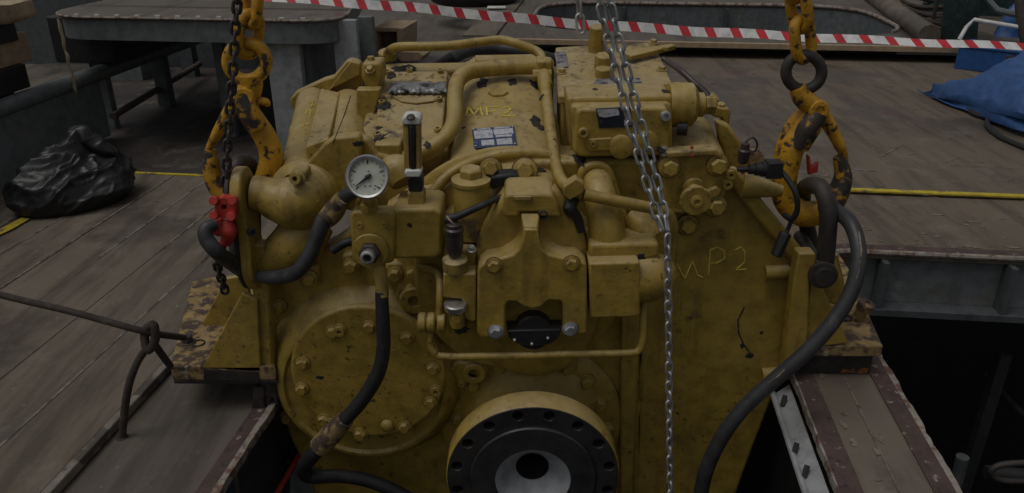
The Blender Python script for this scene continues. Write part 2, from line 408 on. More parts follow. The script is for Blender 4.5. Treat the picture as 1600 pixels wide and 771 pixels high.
b = MB(); b.prism([D(-2.9, vYl + .004, .004), D(uL, vYl + .004, .004), D(uL, vYl + .03, .004), D(-2.9, vYl + .03, .004)], (0, 0, .034)); struct(b.build('yellow_line', 'yellow_line', None))
# hazard mark beside the bag
p0, p1 = PZ(-20, 372, .04), PZ(42, 342, .04)
b = MB(); d_ = (p1 - p0).normalized(); n_ = Vector((-d_.y, d_.x, 0)) * .03
q = [p0 - n_, p0 + (p1 - p0) * .45 - n_ * 1.2, p1 - n_ * .6, p1 + n_, p0 + (p1 - p0) * .4 + n_ * .7, p0 + n_]
b.prism(q, (0, 0, .003)); struct(b.build('deck_marking', 'yellow_line', None))
# steel lip of the left coaming: primed red strip, raw white edge
b = MB(); b.prism([D(uL - .062, -1, .004), D(uL - .012, -1, .004), D(uL - .012, vB, .004), D(uL - .062, vB, .004)], (0, 0, .003)); struct(b.build('primed_strip', 'primer_red', None))
def ragged(name, u0, u1, v0, v1, z, th, amp, mat, n=160, side=1):
    b = MB(); top = []
    for k in range(n + 1):
        v = v0 + (v1 - v0) * k / n
        top.append((u0, u1 + side * amp * (noise.noise(Vector((v * 9, 3.1, u1))) + .6 * noise.noise(Vector((v * 31, 1, u1)))), v))
    rings = []
    for a, c, v in top:
        rings.append([D(a, v, z), D(c, v, z), D(c, v, z - th), D(a, v, z - th)])
    b.loft(rings); return b.build(name, mat, None)
struct(ragged('coaming_edge', uL - .014, uL + .006, -1, vB, .012, .03, .008, 'weld'))
# inside of the left opening: webs and frames below the deck
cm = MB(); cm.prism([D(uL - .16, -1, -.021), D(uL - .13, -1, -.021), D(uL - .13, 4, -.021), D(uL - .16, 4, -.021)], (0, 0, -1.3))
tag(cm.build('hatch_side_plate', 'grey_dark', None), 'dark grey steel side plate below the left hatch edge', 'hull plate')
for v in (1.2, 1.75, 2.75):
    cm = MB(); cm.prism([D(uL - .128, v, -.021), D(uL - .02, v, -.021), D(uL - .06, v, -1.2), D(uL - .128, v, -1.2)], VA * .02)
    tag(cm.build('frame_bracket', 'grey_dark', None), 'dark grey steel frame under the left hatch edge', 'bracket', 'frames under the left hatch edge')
cm = MB(); cm.prism([P(420, 636, 2.56), P(520, 636, 2.56), P(520, 900, 2.29), P(405, 900, 2.29)], (0, .02, 0)); tag(cm.build('well_plate', 'grey_light', None), 'pale grey plate in the gap below the left foot of the gearbox', 'plate')
cm = MB(); cm.prism([D(uL - .12, 3.05, -.021), D(uBl, 3.05, -.021), D(uBl, 3.05, -1.6), D(uL - .12, 3.05, -1.6)], VA * .03)
tag(cm.build('cross_bulkhead', 'grey_paint', None), 'grey painted steel bulkhead below deck behind the gearbox', 'bulkhead')
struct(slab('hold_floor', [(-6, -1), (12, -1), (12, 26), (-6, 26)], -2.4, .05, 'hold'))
# beam between the openings
bm_ = MB(); bm_.prism([D(uBl, -1, .1), D(uBr, -1, .1), D(uBr, vB + .1, .1), D(uBl, vB + .1, .1)], (0, 0, -.025)); struct(bm_.build('deck_beam', 'beam', None))
bm_ = MB()
bm_.prism([D(uBl + .035, -1, .074), D(uBl + .055, -1, .074), D(uBl + .055, vB, .074), D(uBl + .035, vB, .074)], (0, 0, -1.2))
bm_.prism([D(uBr - .055, -1, .074), D(uBr - .035, -1, .074), D(uBr - .035, vB, .074), D(uBr - .055, vB, .074)], (0, 0, -1.2))
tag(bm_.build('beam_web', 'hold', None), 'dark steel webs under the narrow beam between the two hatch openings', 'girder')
for (a, c) in ((uBl + .004, uBl + .065), (uBr - .065, uBr - .004)):
    bm_ = MB(); bm_.prism([D(a, -1, .101), D(c, -1, .101), D(c, vB + .05, .101), D(a, vB + .05, .101)], (0, 0, .004)); struct(bm_.build('primed_strip', 'primer_red', None))
struct(ragged('beam_edge', uBr - .008, uBr + .008, -1, vB + .02, .106, .03, .010, 'weld'))
struct(ragged('beam_edge', uBl + .008, uBl - .003, -1, vB - .2, .104, .028, .006, 'weld', side=-1))
b = MB()
for k in range(34):
    uu = uBl + random.choice((.085, .09, .10, .16, .165)) + random.uniform(-.012, .02); v = random.uniform(.9, vB - .2); L = random.uniform(.006, .04)
    ring = [D(uu + random.uniform(.003, .014) * math.cos(a) , v + L * random.uniform(.5, 1) * math.sin(a), .1008) for a in [2 * PI * j / 9 for j in range(9)]]
    b.prism(ring, (0, 0, .0015 + .00004 * k))
b.prism([D(uBl + .155, -1, .1008), D(uBl + .159, -1, .1008), D(uBl + .165, vB, .1008), D(uBl + .161, vB, .1008)], (0, 0, .002))
struct(b.build('paint_flakes', 'flake', None))
# right deck sheet with the rounded opening corner
corner = []
for k in range(9):
    t = k / 8 * PI / 2; rr = .14
    corner.append((uBr + rr - rr * math.sin(t) , vB - rr + rr * math.cos(t)))
poly = [(9, vB), *corner[0:], (uBr, vB - .2), (uBl, vB - .2), (uL, vB - .2), (uL, vP + .4), (9, vP + .4)]
struct(slab('deck_sheet', poly, .1, .025, 'deck_plate'))
b = MB(); line = [D(9, vB, .104)] + [D(u, v, .104) for u, v in corner] + [D(uBr, vB - .28, .104)]
b.tube(line, .013, 8, 0, flat=(1, 1)); struct(b.build('opening_rim', 'weld', None))
b = MB(); inner = [(9, vB + .075)] + [(u - .055 * (1 - i / 8) * 0 - .05 * (i / 8), v + .075 * (1 - i / 8)) for i, (u, v) in enumerate(corner)] + [(uBr - .05, vB - .25)]
outer = [(9, vB + .012)] + [(u - .012 * (i / 8), v + .012 * (1 - i / 8)) for i, (u, v) in enumerate(corner)] + [(uBr - .012, vB - .25)]
b.plate([D(u, v, .1085) for u, v in inner] + [D(u, v, .1085) for u, v in outer[::-1]], [], (0, 0, -.004)); struct(b.build('primed_strip', 'primer_red', None))
# girder below the far edge of the right opening
g = thing('girder', 'grey steel girder with upright stiffeners below the right hatch edge', 'girder', D(2.6, vB + .03, -.3))
zb = P(1460, 478, (PZ(1460, 400, .1)).y).z
MB().prism([D(uBr + .02, vB + .03, .074), D(9, vB + .03, .074), D(9, vB + .03, zb), D(uBr + .02, vB + .03, zb)], VA * .02).build('web', 'grey_paint', g)
MB().prism([D(uBr - .1, vB - .06, zb - .001), D(9, vB - .06, zb - .001), D(9, vB + .1, zb - .001), D(uBr - .1, vB + .1, zb - .001)], (0, 0, -.03)).build('bottom_flange', 'grey_dark', g)
for x in (1378, 1568, 1760):
    us = uv(P(x, 430, D(1.7, vB, 0).y - .0))[0]
    MB().prism([D(us, vB - .05, .074), D(us + .025, vB - .05, .074), D(us + .025, vB + .028, .074), D(us, vB + .028, .074)], (0, 0, zb - .074)).build('stiffener', 'grey_dark', g)
# hold clutter
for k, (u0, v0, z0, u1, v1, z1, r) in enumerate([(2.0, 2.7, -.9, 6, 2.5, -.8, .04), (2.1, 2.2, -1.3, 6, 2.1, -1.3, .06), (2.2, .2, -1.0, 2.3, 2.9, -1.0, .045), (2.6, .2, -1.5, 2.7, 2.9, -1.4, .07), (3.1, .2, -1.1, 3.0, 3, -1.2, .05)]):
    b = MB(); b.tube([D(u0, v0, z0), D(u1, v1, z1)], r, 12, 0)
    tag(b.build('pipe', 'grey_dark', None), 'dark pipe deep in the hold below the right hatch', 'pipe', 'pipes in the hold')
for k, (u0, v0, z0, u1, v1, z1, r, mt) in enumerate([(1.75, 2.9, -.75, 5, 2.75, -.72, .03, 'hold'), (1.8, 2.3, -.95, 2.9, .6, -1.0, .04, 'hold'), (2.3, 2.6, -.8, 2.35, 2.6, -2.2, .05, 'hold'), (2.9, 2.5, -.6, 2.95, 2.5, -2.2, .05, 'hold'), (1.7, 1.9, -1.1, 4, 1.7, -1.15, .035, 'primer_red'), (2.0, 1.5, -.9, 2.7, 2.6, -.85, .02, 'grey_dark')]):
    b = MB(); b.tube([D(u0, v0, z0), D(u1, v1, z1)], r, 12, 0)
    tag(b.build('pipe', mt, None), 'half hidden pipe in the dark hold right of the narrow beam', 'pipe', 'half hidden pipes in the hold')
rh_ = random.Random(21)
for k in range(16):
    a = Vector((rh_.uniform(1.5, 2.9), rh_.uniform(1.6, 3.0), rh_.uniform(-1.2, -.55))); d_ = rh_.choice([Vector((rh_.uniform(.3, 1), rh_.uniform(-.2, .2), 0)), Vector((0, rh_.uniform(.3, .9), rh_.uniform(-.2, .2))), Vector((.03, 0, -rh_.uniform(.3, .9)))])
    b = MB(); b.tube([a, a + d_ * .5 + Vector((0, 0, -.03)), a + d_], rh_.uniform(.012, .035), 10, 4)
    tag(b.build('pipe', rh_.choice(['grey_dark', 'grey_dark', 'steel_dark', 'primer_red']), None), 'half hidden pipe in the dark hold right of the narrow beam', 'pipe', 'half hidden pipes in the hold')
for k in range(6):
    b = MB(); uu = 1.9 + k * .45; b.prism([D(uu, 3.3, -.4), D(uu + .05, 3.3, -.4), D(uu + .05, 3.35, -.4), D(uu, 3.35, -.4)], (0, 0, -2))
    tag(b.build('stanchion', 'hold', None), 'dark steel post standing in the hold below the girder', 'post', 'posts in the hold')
# upper sheet with yellow front edge
struct(slab('deck_sheet_upper', [(uL, vY), (9, vY - .0), (9, vP + .4), (uL, vP + .4)], ZS, .016, 'deck_plate'))
b = MB(); b.prism([D(uL, vY - .012, ZS + .003), D(9, vY - .012, ZS + .003), D(9, vY + .03, ZS + .003), D(uL, vY + .03, ZS + .003)], (0, 0, -.008)); struct(b.build('yellow_line', 'yellow_line', None))
# raised plank platform with a second hatch opening
vh0 = uv(PZ(1120, 52, ZP))[1]; vh1 = uv(PZ(1120, 8, ZP))[1]
uh0 = uv(PZ(832, 30, ZP))[0]; uh1 = uv(PZ(1415, 48, ZP))[0]
hole = roundpoly([Vector((uh0, vh0, 0)), Vector((uh1, vh0, 0)), Vector((uh1, vh1, 0)), Vector((uh0, vh1, 0))], .8, 8)
struct(slab('raised_deck', [(uL - .2, vP), (12, vP), (12, 24), (uL - .2, 24)], ZP, .03, 'deck', holes=[[(h.x, h.y) for h in hole]]))
b = MB(); b.prism([D(uL - .2, vP - .01, ZP + .004), D(12, vP - .01, ZP + .004), D(12, vP + .05, ZP + .004), D(uL - .2, vP + .05, ZP + .004)], (0, 0, -.045)); struct(b.build('platform_edge', 'wood', None))
rim = [h for h in hole[12:] + hole[:12] if h.y > vh0 + .12]; b = MB(); b.tube([D(h.x, h.y, ZP + .006) for h in rim], .022, 8, 0); struct(b.build('hatch_rim', 'weld', None))
hw = MB()
ins = [D(h.x, h.y, ZP - .031) for h in hole]
for i in range(len(ins)):
    a, c = ins[i], ins[(i + 1) % len(ins)]
    f = [hw.bm.verts.new(q) for q in (a, c, c - Vector((0, 0, .42)), a - Vector((0, 0, .42)))]; hw.face(f)
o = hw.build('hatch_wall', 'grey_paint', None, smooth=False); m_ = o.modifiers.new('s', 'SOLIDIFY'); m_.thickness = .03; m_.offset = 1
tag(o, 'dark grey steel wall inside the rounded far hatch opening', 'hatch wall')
for k in range(9):
    uu = uh0 + .6 + k * .42
    if uu < uh1 - .5: 
        b = MB(); b.prism([D(uu, vh1 - .1, ZP - .035), D(uu + .03, vh1 - .1, ZP - .035), D(uu + .03, vh1 - .002, ZP - .035), D(uu, vh1 - .002, ZP - .035)], (0, 0, -.6))
        if k % 3 == 1: tag(b.build('stiffener_plate', 'grey_dark', None), 'upright stiffener on the wall of the far hatch opening', 'stiffener', 'stiffeners in the far hatch')
        else: b.bm.free()
# far plank boards left of the hatch
b = MB(); u = uh0 - .25
while u > uL - .15:
    wd = .34; b.prism([D(u - wd + .02, vP + .06, ZP + .003), D(u, vP + .06, ZP + .003), D(u, 20, ZP + .003), D(u - wd + .02, 20, ZP + .003)], (0, 0, .022)); u -= wd
struct(b.build('far_planks', 'plank', None, .004))

# ================================================================== LEFT BACKGROUND
wu = uv(PZ(0, 306, 0))[0]
vw1 = uv(PZ(172, 218, 0))[1]
pT = D(wu, uv(PZ(0, 306, 0))[1], 0); zt = P(0, 190, pT.y).z
bul = thing('bulwark', 'grey steel bulwark with a rounded top rail behind the black bag', 'bulwark', D(wu, 3, 0))
MB().prism([D(wu, -1, .03), D(wu - .05, -1, .03), D(wu - .05, vw1, .03), D(wu, vw1, .03)], (0, 0, zt - .03)).build('wall_plate', 'grey_paint', bul, .005)
MB().tube([D(wu - .02, -1, zt + .02), D(wu - .02, 9.5, zt + .02)], .05, 14, 0).build('top_rail', 'grey_paint', bul)
# shelf of flat boxes over the bulwark
vre = uv(PZ(84, 263, 0))[1]
yR = PZ(0, 306, 0).y
zz = lambda y: P(0, y, yR).z
sh = thing('storage_rack', 'dark rack frame holding cardboard boxes at the left edge', 'rack', D(wu - .5, 3, 0))
for za, zb_ in ((168, 128), (88, 52)):
    MB().prism([D(wu - .02, -.5, zz(za)), D(wu - .85, -.5, zz(za)), D(wu - .85, vre, zz(za)), D(wu - .02, vre, zz(za))], (0, 0, zz(zb_) - zz(za))).build('shelf', 'black', sh, .004)
for v in (1.2, vre - .08):
    MB().prism([D(wu - .12, v, .036), D(wu - .2, v, .036), D(wu - .2, v + .06, .036), D(wu - .12, v + .06, .036)], (0, 0, zz(52) - .036)).build('post', 'black', sh)
MB().prism([D(wu - .7, -.5, .036), D(wu - .74, -.5, .036), D(wu - .74, vre, .036), D(wu - .7, vre, .036)], (0, 0, zz(10))).build('back_panel', 'black', sh)
for za, zb_, tagw in ((127.5, 78, 'lower'), (51.5, 26, 'upper')):
    v = 1.4; k = 0
    while v < vre - .3:
        L = .62 if k % 2 == 0 else .55
        b = MB()
        b.prism([D(wu - .04 - .03 * (k % 2), v, zz(za)), D(wu - .6, v, zz(za)), D(wu - .6, v + L - .03, zz(za)), D(wu - .04 - .03 * (k % 2), v + L - .03, zz(za))], (0, 0, zz(zb_) - zz(za)))
        tag(b.build('cardboard_box', 'cardboard', None, .006), 'flat brown cardboard box on the %s shelf of the dark rack' % tagw, 'box', 'boxes on the %s shelf' % tagw)
        v += L; k += 1
# paper draped over the boxes
b = MB(); n = 22; v0, v1 = 2.3, vre + .1; grid = []
for i in range(n + 1):
    row = []
    for j in range(13):
        v = v0 + (v1 - v0) * i / n; t = j / 12
        uu = wu - .55 + .60 * min(1, t * 1.35); zq = zz(22) - (max(0, t - .74) / .26) * (.02 if i < n * .8 else .10)
        q = D(uu, v, zq); q += noise.noise_vector(q * 4) * .03; q.z = max(q.z, zz(24)) if t < .75 else q.z
        row.append(b.bm.verts.new(q))
    grid.append(row)
for i in range(n):
    for j in range(12): b.face([grid[i][j], grid[i + 1][j], grid[i + 1][j + 1], grid[i][j + 1]])
o = b.build('wrapping_paper', 'paper', None); m_ = o.modifiers.new('s', 'SOLIDIFY'); m_.thickness = .002
tag(o, 'crumpled brown wrapping paper draped over the boxes at upper left', 'paper')
# hatch-cover table
ZT = .86
tb = thing('steel_platform', 'low grey steel platform with rounded corners and plate legs', 'platform', D(-2.2, 5.6, 0))
def tz(x, y): a = uv(PZ(x, y, ZT)); return Vector((a[0], a[1], 0))
A_, B_ = tz(80, 28), tz(575, 26); vfr = tz(330, 29).y; uRt = tz(587, 8).x
A_.x -= .16
uBk = uv(PP(596, 0, D(0, vfr + 4.2, 0), VA))[0]
tp = roundpoly([Vector((A_.x, vfr, 0)), Vector((uRt, vfr, 0)), Vector((uBk, vfr + 4.2, 0)), Vector((A_.x, vfr + 4.2, 0))], .34, 8)
MB().prism([D(q.x, q.y, ZT) for q in tp], (0, 0, -.018)).build('top', 'deck', tb, .002)
cx_, cy_ = (A_.x + uRt) / 2, vfr + 2.1
b = MB()
ri = [Vector((cx_ + (q.x - cx_) * .985, cy_ + (q.y - cy_) * .992, 0)) for q in tp]; ri2 = [Vector((cx_ + (q.x - cx_) * .975, cy_ + (q.y - cy_) * .985, 0)) for q in tp]
b.plate([D(q.x, q.y, ZT - .019) for q in ri], [[D(q.x, q.y, ZT - .019) for q in ri2]], (0, 0, -.125)); b.build('rim', 'grey_paint', tb)
b = MB(); b.tube([D(q.x, q.y, ZT - .006) for q in tp], .008, 6, 0, closed=True); b.build('edge_weld', 'weld', tb)
for k in range(17):
    uu = A_.x + .25 + k * .13
    if uu < uRt - .2:
        b = MB(); b.box(D(uu, vfr + .03, ZT + .004), .014, .007, .004); b.build('rivet_mark', 'white', tb)
def leg(x0, x1, v, dv, mat='grey_light'):
    a = uv(PP(x0, 100, D(0, v, 0), VA))[0]; c = uv(PP(x1, 100, D(0, v, 0), VA))[0]
    MB().prism([D(a, v, ZT - .02), D(c, v, ZT - .02), D(c, v + dv, ZT - .02), D(a, v + dv, ZT - .02)], (0, 0, -ZT + .02)).build('leg', mat, tb, .004)
leg(418, 470, vfr + .08, .06); leg(470, 486, vfr + .14, .5, 'grey_dark'); leg(524, 561, vfr + .16, .05); leg(564, 586, vfr + .3, .06, 'grey_paint')
leg(138, 160, vfr + .5, .06, 'grey_paint'); leg(335, 352, vfr + .4, .05, 'grey_paint')
# dim clutter below the platform
for (x0, y0, x1, y1, Z0, r, mat, lab, nm) in [(176, 182, 312, 100, .14, .024, 'primer_red', 'dark red pipe lying under the steel platform', 'red_pipe')]:
    b = MB(); b.tube([PZ(x0, y0, Z0), PZ(x1, y1, Z0)], r, 12, 0); tag(b.build(nm, mat, None), lab, 'pipe')
ca, cb_ = PP(88, 100, D(0, vfr + .35, 0), VA), PP(182, 100, D(0, vfr + .35, 0), VA)
b = MB(); b.prism([D(uv(ca)[0], vfr + .35, .5), D(uv(cb_)[0], vfr + .35, .5), D(uv(cb_)[0], vfr + 1.6, .5), D(uv(ca)[0], vfr + 1.6, .5)], (0, 0, .3)); tag(b.build('shade_block', 'black', None, .01), 'added black block giving the shade below the platform corner behind the rope', 'case')  # added black block; its colour gives the shade below the platform corner
for (x, y, w_, h_, mat, lab) in [(262, 165, .05, .55, 'grey_dark', 'dark grey post under the steel platform beside the red pipe'), (205, 120, .2, .3, 'grey_paint', 'grey steel box in the shade under the platform'), (300, 120, .06, .6, 'grey_dark', 'thin dark post deep under the steel platform')]:
    q = PZ(x, y, 0); b = MB(); b.box(q + Vector((0, 0, h_ / 2 + .001)), w_, w_, h_ / 2)
    tag(b.build('stowed_post' if 'post' in lab else 'stowed_box', mat, None, .006), lab, 'post' if 'post' in lab else 'box')
bw = MB(); bw.prism([D(-6, vfr + 2.6, .012), D(uRt - .9, vfr + 2.6, .012), D(uRt - .9, vfr + 2.6, ZT - .03), D(-6, vfr + 2.6, ZT - .03)], VA * .03)  # plate added to keep sky light out from under the platform
bw.build('sky_block_plate', 'grey_dark', tb)
# hanging rope at the platform corner
b = MB(); q0 = PZ(92, 32, ZT - .01); rx_ = random.Random(3); pts = [P(91 + 28 * t + rx_.uniform(-1.2, 1.2), 30 + 116 * t, q0.y - .05) for t in [k / 14 for k in range(15)]]
tag(b.tube(pts, [rx_.uniform(.005, .013) for k in range(14)] + [.003], 8, 3).build('rope_end', 'paper', None), 'frayed pale rope hanging from the platform corner', 'rope')
# timber offcut frame
tbx = thing('timber_crate', 'small open timber crate standing behind the steel platform leg', 'crate', PZ(610, 82, ZS))
q = PZ(588, 84, ZS); yy = q.y
def tbm(x0, y0, x1, y1, d=.5):
    MB().prism(px([(x0, y0), (x1, y0), (x1, y1), (x0, y1)], yy), (.08, d, 0)).build('board', 'wood', tbx, .004)
tbm(583, 44, 622, 50); tbm(583, 78, 628, 84); tbm(620, 44.5, 630, 78); tbm(583, 50, 588, 78)
MB().prism(px([(588, 50), (620, 50), (620, 78), (588, 78)], yy + .25), (0, .02, 0)).build('back_panel', 'cardboard', tbx)
# black bin bag
bag = MB(); rings = []
bo = PZ(120, 320, .035)
prof = [(0, .93), (.02, 1.02), (.05, 1.07), (.09, 1.08), (.13, 1.03), (.17, .95), (.205, .84), (.235, .71), (.26, .57), (.28, .42), (.295, .28), (.305, .12)]
nn = 120
for z, k in prof:
    rings.append([bo + Vector((math.cos(t) * .222 * k * (1 - .08 * math.sin(t)) + z * .16, math.sin(t) * .185 * k + z * .3 + math.cos(t) * .10 * k, z * (1 + .18 * math.cos(t - 2.6)))) for t in [2 * PI * j / nn for j in range(nn)]])
bag.loft(rings)
bag = bag.build('bin_bag', 'bag', None)
bm__ = bmesh.new(); bm__.from_mesh(bag.data); bmesh.ops.subdivide_edges(bm__, edges=bm__.edges[:], cuts=3, use_grid_fill=True, smooth=.6); bm__.to_mesh(bag.data); bm__.free()
bag.data.polygons.foreach_set('use_smooth', [True] * len(bag.data.polygons))
def crease(p, s_): return (1 - min(1, abs(noise.noise(p)) * 2.6)) ** s_
for v in bag.data.vertices:
    c = v.co - bo; kz = max(0, min(1, (c.z - .01) / .06)); dirv = Vector((c.x, c.y, c.z * .7 + .02)).normalized()
    a_ = noise.noise(c * 5.5 + Vector((3, 1, 2))) * .045
    st = Vector((c.x * 3.2 + c.z * 3.5, c.y * 6 - c.x * 2, c.z * 9 - c.x * 4))
    b_ = crease(st * 1.0 + noise.noise_vector(c * 4) * .6, 2) * .026 + crease(st * 2.3 + Vector((9, 9, 9)), 2) * .012
    v.co += dirv * (a_ + b_) * (.25 + .75 * kz); v.co.z = max(v.co.z, .036)
tag(bag, 'crumpled black plastic bin bag slumped on the planks by the bulwark', 'bag')
b = MB(); yb = bo.y + .12
b.tube([P(118, 262, yb), P(121, 244, yb), P(121, 226, yb), P(117, 210, yb + .01), P(128, 206, yb + .02), P(138, 218, yb + .02), P(154, 228, yb + .02), P(170, 238, yb + .02), P(176, 244, yb + .03)], [.09, .06, .042, .03, .034, .05, .042, .026, .008], 20, 8)
o = b.build('knot', 'bag', bag); crinkle(o, .02, 18, 3)
b = MB(); b.tube([P(185, 285, bo.y + .16), P(193, 300, bo.y + .1), P(198, 297, bo.y + .12)], [.05, .035, .01], 10, 5); o = b.build('flap', 'bag', bag); crinkle(o, .02, 16, 1)

# ================================================================== FAR AND RIGHT BACKGROUND
# barrier tape
b = MB(); pts = [(-200, -70, 5.5), (200, -24, 5.3), (430, -4, 5.2), (640, 12, 5.1), (900, 37, 5.0), (1240, 57, 4.9), (1600, 73, 4.8), (1900, 84, 4.7), (2300, 92, 4.6)]
path = smooth_path(px3(pts), 60); s = 0; acc = [0]
for i in range(1, len(path)): acc.append(acc[-1] + (path[i] - path[i - 1]).length)
def at_len(L):
    L = max(0, min(acc[-1], L)); lo = 0
    while lo < len(acc) - 2 and acc[lo + 1] < L: lo += 1
    t = (L - acc[lo]) / max(1e-6, acc[lo + 1] - acc[lo]); return path[lo].lerp(path[lo + 1], t)
per = 39.5 * mpp(P(1100, 50, 4.95)); hw_ = 7.3 * mpp(P(1100, 50, 4.95)); L = 0; k = 0
faces = []
while L < acc[-1]:
    for (l0, l1, mi) in ((L, L + per * .36, 1), (L + per * .36, L + per, 0)):
        for q_ in range(3):
            a0 = l0 + (l1 - l0) * q_ / 3; a1 = l0 + (l1 - l0) * (q_ + 1) / 3
            sl_ = hw_ * .45
            vv = []
            for (ll, sg) in ((a0, 1), (a1, 1), (a1, -1), (a0, -1)):
                c = at_len(ll - sg * sl_); tw = .35 * math.sin(ll * 1.1) + .5
                vv.append(b.bm.verts.new(c + Vector((0, sg * hw_ * math.sin(tw), sg * hw_ * math.cos(tw) + .004 * math.sin(ll * 9)))))
            f = b.face(vv)
            if f: f.material_index = mi
    L += per
o = b.build('barrier_tape', ['tape_white', 'tape_red'], None)
tag(o, 'red and white striped barrier tape stretched across the far deck', 'barrier tape')
# dark roll at the top edge
q = PZ(738, 13, ZP); t_ = thing('tyre_fender', 'black rubber tyre lying on the far planks at the top edge', 'tyre', q)
MB().tube([q + Vector((.45 * math.cos(a), .45 * math.sin(a) + .45, .13)) for a in [2 * PI * i / 28 for i in range(28)]], .125, 14, 0, closed=True).build('tread', 'rubber', t_)
tag(MB().box(PZ(776, 12, ZP + .045), .11, .06, .012).build('white_rag', 'white', None, .01), 'small white rag beside the black tyre on the far planks', 'rag')
# log / pipe
b = MB(); tag(b.tube([PZ(1352, -14, ZP + .06), PZ(1400, 20, ZP + .06), PZ(1452, 56, ZP + .06)], .10, 12, 4).build('brown_pole', 'plank', None), 'weathered brown pole lying beyond the far hatch opening', 'pole')
# toolbox
t0 = PZ(1490, 107, ZS + .002); t1 = PZ(1588, 120, ZS + .002); ex = (t1 - t0); ex.z = 0; ln = ex.length * 1.35; ex.normalize(); ey = Vector((-ex.y, ex.x, 0))
tx = thing('toolbox', 'blue metal toolbox with a white tubular handle by the tarpaulin', 'toolbox', t0)
hT = P(1490, 74, t0.y).z - t0.z
MB().prism([t0, t0 + ex * ln, t0 + ex * ln + ey * .34, t0 + ey * .34], (0, 0, hT)).build('case', 'blue', tx, .006)
MB().prism([t0 + Vector((0, 0, hT + .002)) - ex * .01 - ey * .01, t0 + ex * (ln + .01) - ey * .01 + Vector((0, 0, hT + .002)), t0 + ex * (ln + .01) + ey * .36 + Vector((0, 0, hT + .002)), t0 - ex * .01 + ey * .36 + Vector((0, 0, hT + .002))], (0, 0, .025)).build('lid', 'blue', tx, .006)
MB().box(t0 + ex * ln * .62 - ey * .012 + Vector((0, 0, hT * .8)), .03, .012, .02, Matrix((ex, ey, Vector((0, 0, 1)))).transposed()).build('latch', 'steel_dark', tx, .003)
MB().tube([P(1499, 62, t0.y + .1), P(1510, 43, t0.y + .12), P(1522, 31, t0.y + .14), P(1600, 44, t0.y - .1), P(1680, 58, t0.y - .2)], .018, 10, 0).build('handle', 'white', tx)
# crumpled blue cloth and dark heap behind the toolbox
def heap(name, x, y, Z, rx, ry, rz, mat, lab, cat, seed, amp=.5):
    b = bmesh.new(); bmesh.ops.create_icosphere(b, subdivisions=5, radius=1)
    c = PZ(x, y, Z)
    for v in b.verts:
        n_ = noise.ridged_multi_fractal(v.co * 1.7 + Vector((seed, 0, 0)), 1, 2, 4, 1, 2) * amp * .4 + noise.noise(v.co * 1.1 + Vector((seed, 2, 1))) * amp
        v.co *= 1 + n_ * .5 - .1
        v.co = Vector((v.co.x * rx, v.co.y * ry, max(0, v.co.z + .15) * rz)) + c
    m = MB(); m.bm.free(); m.bm = b
    return tag(m.build(name, mat, None), lab, cat)
heap('blue_cloth', 1590, 78, ZS, .30, .22, .42, 'tarp', 'crumpled blue plastic cloth behind the blue toolbox', 'cloth', 3)
heap('dark_netting', 1580, 34, ZS, 1.1, .7, 1.1, 'net', 'dark heap of netting at the upper right corner', 'net', 9)
b = MB(); z0 = PZ(1497, 62, ZP)
tag(b.tube([z0 + Vector((0, 0, 0)), z0 + Vector((-.05, 0, .35)), z0 + Vector((-.12, .05, .8)), z0 + Vector((-.1, .1, 1.2))], [.16, .15, .12, .13], 16, 5).build('green_net', 'net', None), 'dark green net hanging upright beside the rope coils', 'net')
for k in range(5):
    c = PZ(1462 - k * 3, 48 - k * 8, ZP); b = MB()
    tag(b.tube([c + Vector((.26 * math.cos(a) * (1 + .1 * k), .34 * math.sin(a), .03 + .04 * k + .03 * math.sin(2 * a + k))) for a in [2 * PI * i / 20 for i in range(20)]], .022, 8, 0, closed=True).build('rope_coil', 'rust_rope', None), 'brown rope coil lying by the green net', 'rope', 'rope coils by the net')
b = MB(); c = PZ(1455, 45, ZP); tag(b.tube([c, c + Vector((0, 0, .9))], .02, 8, 0).build('thin_post', 'steel_dark', None), 'thin dark upright rod by the rope coils', 'rod')
b = MB(); c = P(1555, 20, 8.2); tag(b.tube([P(1540, -4, 7.6), P(1558, 16, 7.5), P(1600, 26, 7.4)], .03, 8, 0).build('bent_pipe', 'grey_paint', None), 'pale bent pipe sticking out of the dark netting heap', 'pipe')
b = MB(); tag(b.tube([P(1595, -10, 7), P(1598, 30, 6.9), P(1606, 70, 6.8)], .05, 10, 3).build('fender_rope', 'rust_rope', None), 'thick brown rope hanging at the right edge above the toolbox', 'rope')
b = MB(); tag(b.tube([PZ(684, 104, ZS + .04), P(705, 92, 6.2), P(735, 79, 6.4), P(775, 76, 6.5), P(830, 84, 6.5), PZ(900, 104, ZS + .05)], .05, 12, 6).build('bent_duct', 'rubber_grey', None), 'grey bent duct lying on the deck behind the gearbox pipes', 'duct')
q = PZ(641, 97, ZS); sc_ = mpp(q); b = MB(); b.prism([q + Vector((x * sc_, 0, z * sc_)) for x, z in [(-14, 0), (15, 1), (21, 9), (14, 15), (-12, 16), (-21, 8)]], (.05, .25, 0)); tag(b.build('wood_offcut', 'wood', None, .006), 'pale eight sided wood offcut behind the thin oil pipe', 'offcut')
b = MB(); tag(b.tube(px3([(1640, 752, 2.3), (1580, 752, 2.3), (1556, 748, 2.3), (1548, 738, 2.3), (1560, 728, 2.3), (1590, 724, 2.3), (1650, 722, 2.3)]), .012, 10, 5).build('bent_tube', 'steel_dark', None), 'grey bent tube deep in the hold at the lower right', 'pipe')
